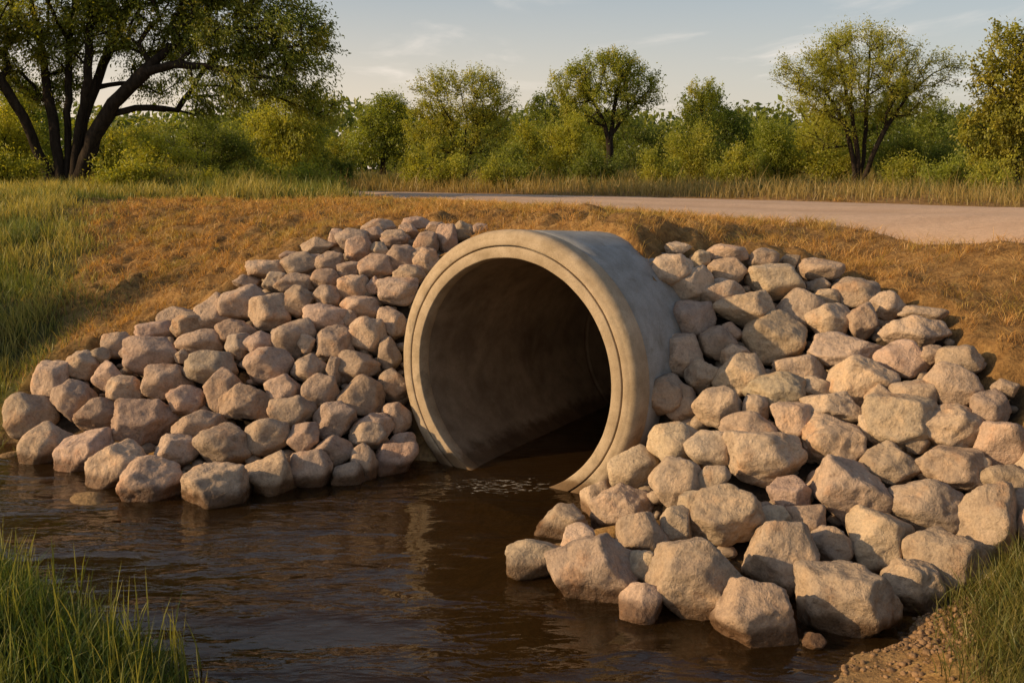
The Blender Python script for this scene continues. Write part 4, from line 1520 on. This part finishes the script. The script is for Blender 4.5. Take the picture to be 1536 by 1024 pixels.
for i, (px, d) in enumerate(wt):
    k = i % 4
    src = protos[k]
    if i < 4:
        o = src
    else:
        o = src.copy()
        C.objects.link(o)
        for ch in src.children:
            c2 = ch.copy()
            C.objects.link(c2)
            c2.parent = o
    o.location = spot(px, d)
    sc = random.choice([0.6, 0.7, 0.78, 0.88, 1.0])
    o.scale = (sc * random.uniform(.95, 1.15), sc, sc * random.uniform(.9, 1.1))
    o.rotation_euler = (0, 0, random.uniform(0, 6.28))
    tag(o, f"{KIND[k]} of the woods, {WHERE[i]}", "tree", "trees of the woods beyond the road")

# the far-off wood reads as one mass
r = np.random.default_rng(91)
n = 90000
x = r.uniform(-75, 75, n)
y = r.uniform(56, 74, n)
top = 3.3 + 0.9 * n2(x, np.zeros(n), 0.16, 3, 3.0) + 0.7 * n2(x, y * 0.3, 0.5, 2, 5.0)
zz = top * np.where(r.random(n) < 0.35, 0.3, 1.0) * r.random(n) ** 0.6
cen = np.stack([x, y, zz + base_z(x, y)], 1)
cen += 0.2 * r.normal(size=cen.shape)
cols = palette(n, DARK + MID, r, 0.3) * np.array([2.0, 1.9, 1.5])
v, f, c = leaf_mesh(cen, r.normal(size=(n, 3)) * 0.3, 0.42, cols, r, 0.6, 0.1)
tag(link("far_woods", mesh_np("far_woods", v, f, c, smooth=False), M_LEAF), "dark far-off wood closing the horizon behind all the trees", "woods", kind="stuff")

# ------------------------------------------------------------------ light and sky
TRAVEL = Vector((0.965, 0.20, -0.355)).normalized()     # the way the sunlight goes
sun_dir = -TRAVEL
elev = math.asin(sun_dir.z)
azim = math.atan2(sun_dir.x, sun_dir.y)
sl = bpy.data.lights.new("sun", 'SUN')
sl.energy = 5.0
sl.angle = math.radians(0.6)
sl.color = (1.0, 0.715, 0.395)
sun = bpy.data.objects.new("sun", sl)
C.objects.link(sun)
sun.rotation_euler = TRAVEL.to_track_quat('-Z', 'Y').to_euler()
sun.location = (-30, -10, 15)

world = bpy.data.worlds.new("World")
scene.world = world
world.use_nodes = True
nt = world.node_tree
nt.nodes.clear()
sky = nd(nt, "ShaderNodeTexSky")
sky.sky_type = 'NISHITA'
sky.sun_disc = False
sky.sun_elevation = elev
sky.sun_rotation = azim
sky.air_density = 1.0
sky.dust_density = 2.0
sky.ozone_density = 1.0
tc = nd(nt, "ShaderNodeTexCoord")
sp = nd(nt, "ShaderNodeSeparateXYZ")
nt.links.new(tc.outputs["Generated"], sp.inputs[0])
# thin cirrus: noise on a flat layer overhead
zc = math_n(nt, 'MAXIMUM', sp.outputs[2], 0.02)
dv = nd(nt, "ShaderNodeVectorMath", operation='DIVIDE')
nt.links.new(tc.outputs["Generated"], dv.inputs[0])
cb_ = nd(nt, "ShaderNodeCombineXYZ")
for k in range(3):
    nt.links.new(zc, cb_.inputs[k])
nt.links.new(cb_.outputs[0], dv.inputs[1])
mp = nd(nt, "ShaderNodeMapping")
mp.inputs["Scale"].default_value = (0.55, 0.22, 0.0)
mp.inputs["Rotation"].default_value = (0, 0, math.radians(12))
nt.links.new(dv.outputs[0], mp.inputs[0])
cn = noise_tex(nt, mp.outputs[0], 1.5, 6, 0.55, 0.4)
cl = maprange(nt, cn, 0.52, 0.78, 0, 0.5)
cl = math_n(nt, 'MULTIPLY', cl, maprange(nt, sp.outputs[2], 0.03, 0.10, 0, 1))
dsun = nd(nt, "ShaderNodeVectorMath", operation='DOT_PRODUCT')
nt.links.new(tc.outputs["Generated"], dsun.inputs[0])
dsun.inputs[1].default_value = Vector((sun_dir.x, sun_dir.y, 0)).normalized()
hz = maprange(nt, sp.outputs[2], -0.02, 0.22, 0.9, 0.0)
hz = math_n(nt, 'MULTIPLY', hz, maprange(nt, dsun.outputs["Value"], -0.8, 0.25, 0.45, 1.0))
col = mixc(nt, maprange(nt, sp.outputs[2], 0.38, 0.75, 0.55, 0.0), sky.outputs[0], (3.0, 3.35, 3.6))
col = mixc(nt, hz, col, (7.3, 5.9, 4.4))
col = mixc(nt, cl, col, (8.2, 7.2, 6.3))
bg = nd(nt, "ShaderNodeBackground")
bg.inputs[1].default_value = 0.142
nt.links.new(col, bg.inputs[0])
wo = nd(nt, "ShaderNodeOutputWorld")
nt.links.new(bg.outputs[0], wo.inputs[0])

scene.view_settings.view_transform = 'Standard'
scene.view_settings.look = 'None'
scene.view_settings.exposure = 0
scene.view_settings.gamma = 1
scene.render.engine = 'CYCLES'
scene.cycles.use_denoising = True
scene.cycles.max_bounces = 8
scene.cycles.transparent_max_bounces = 12
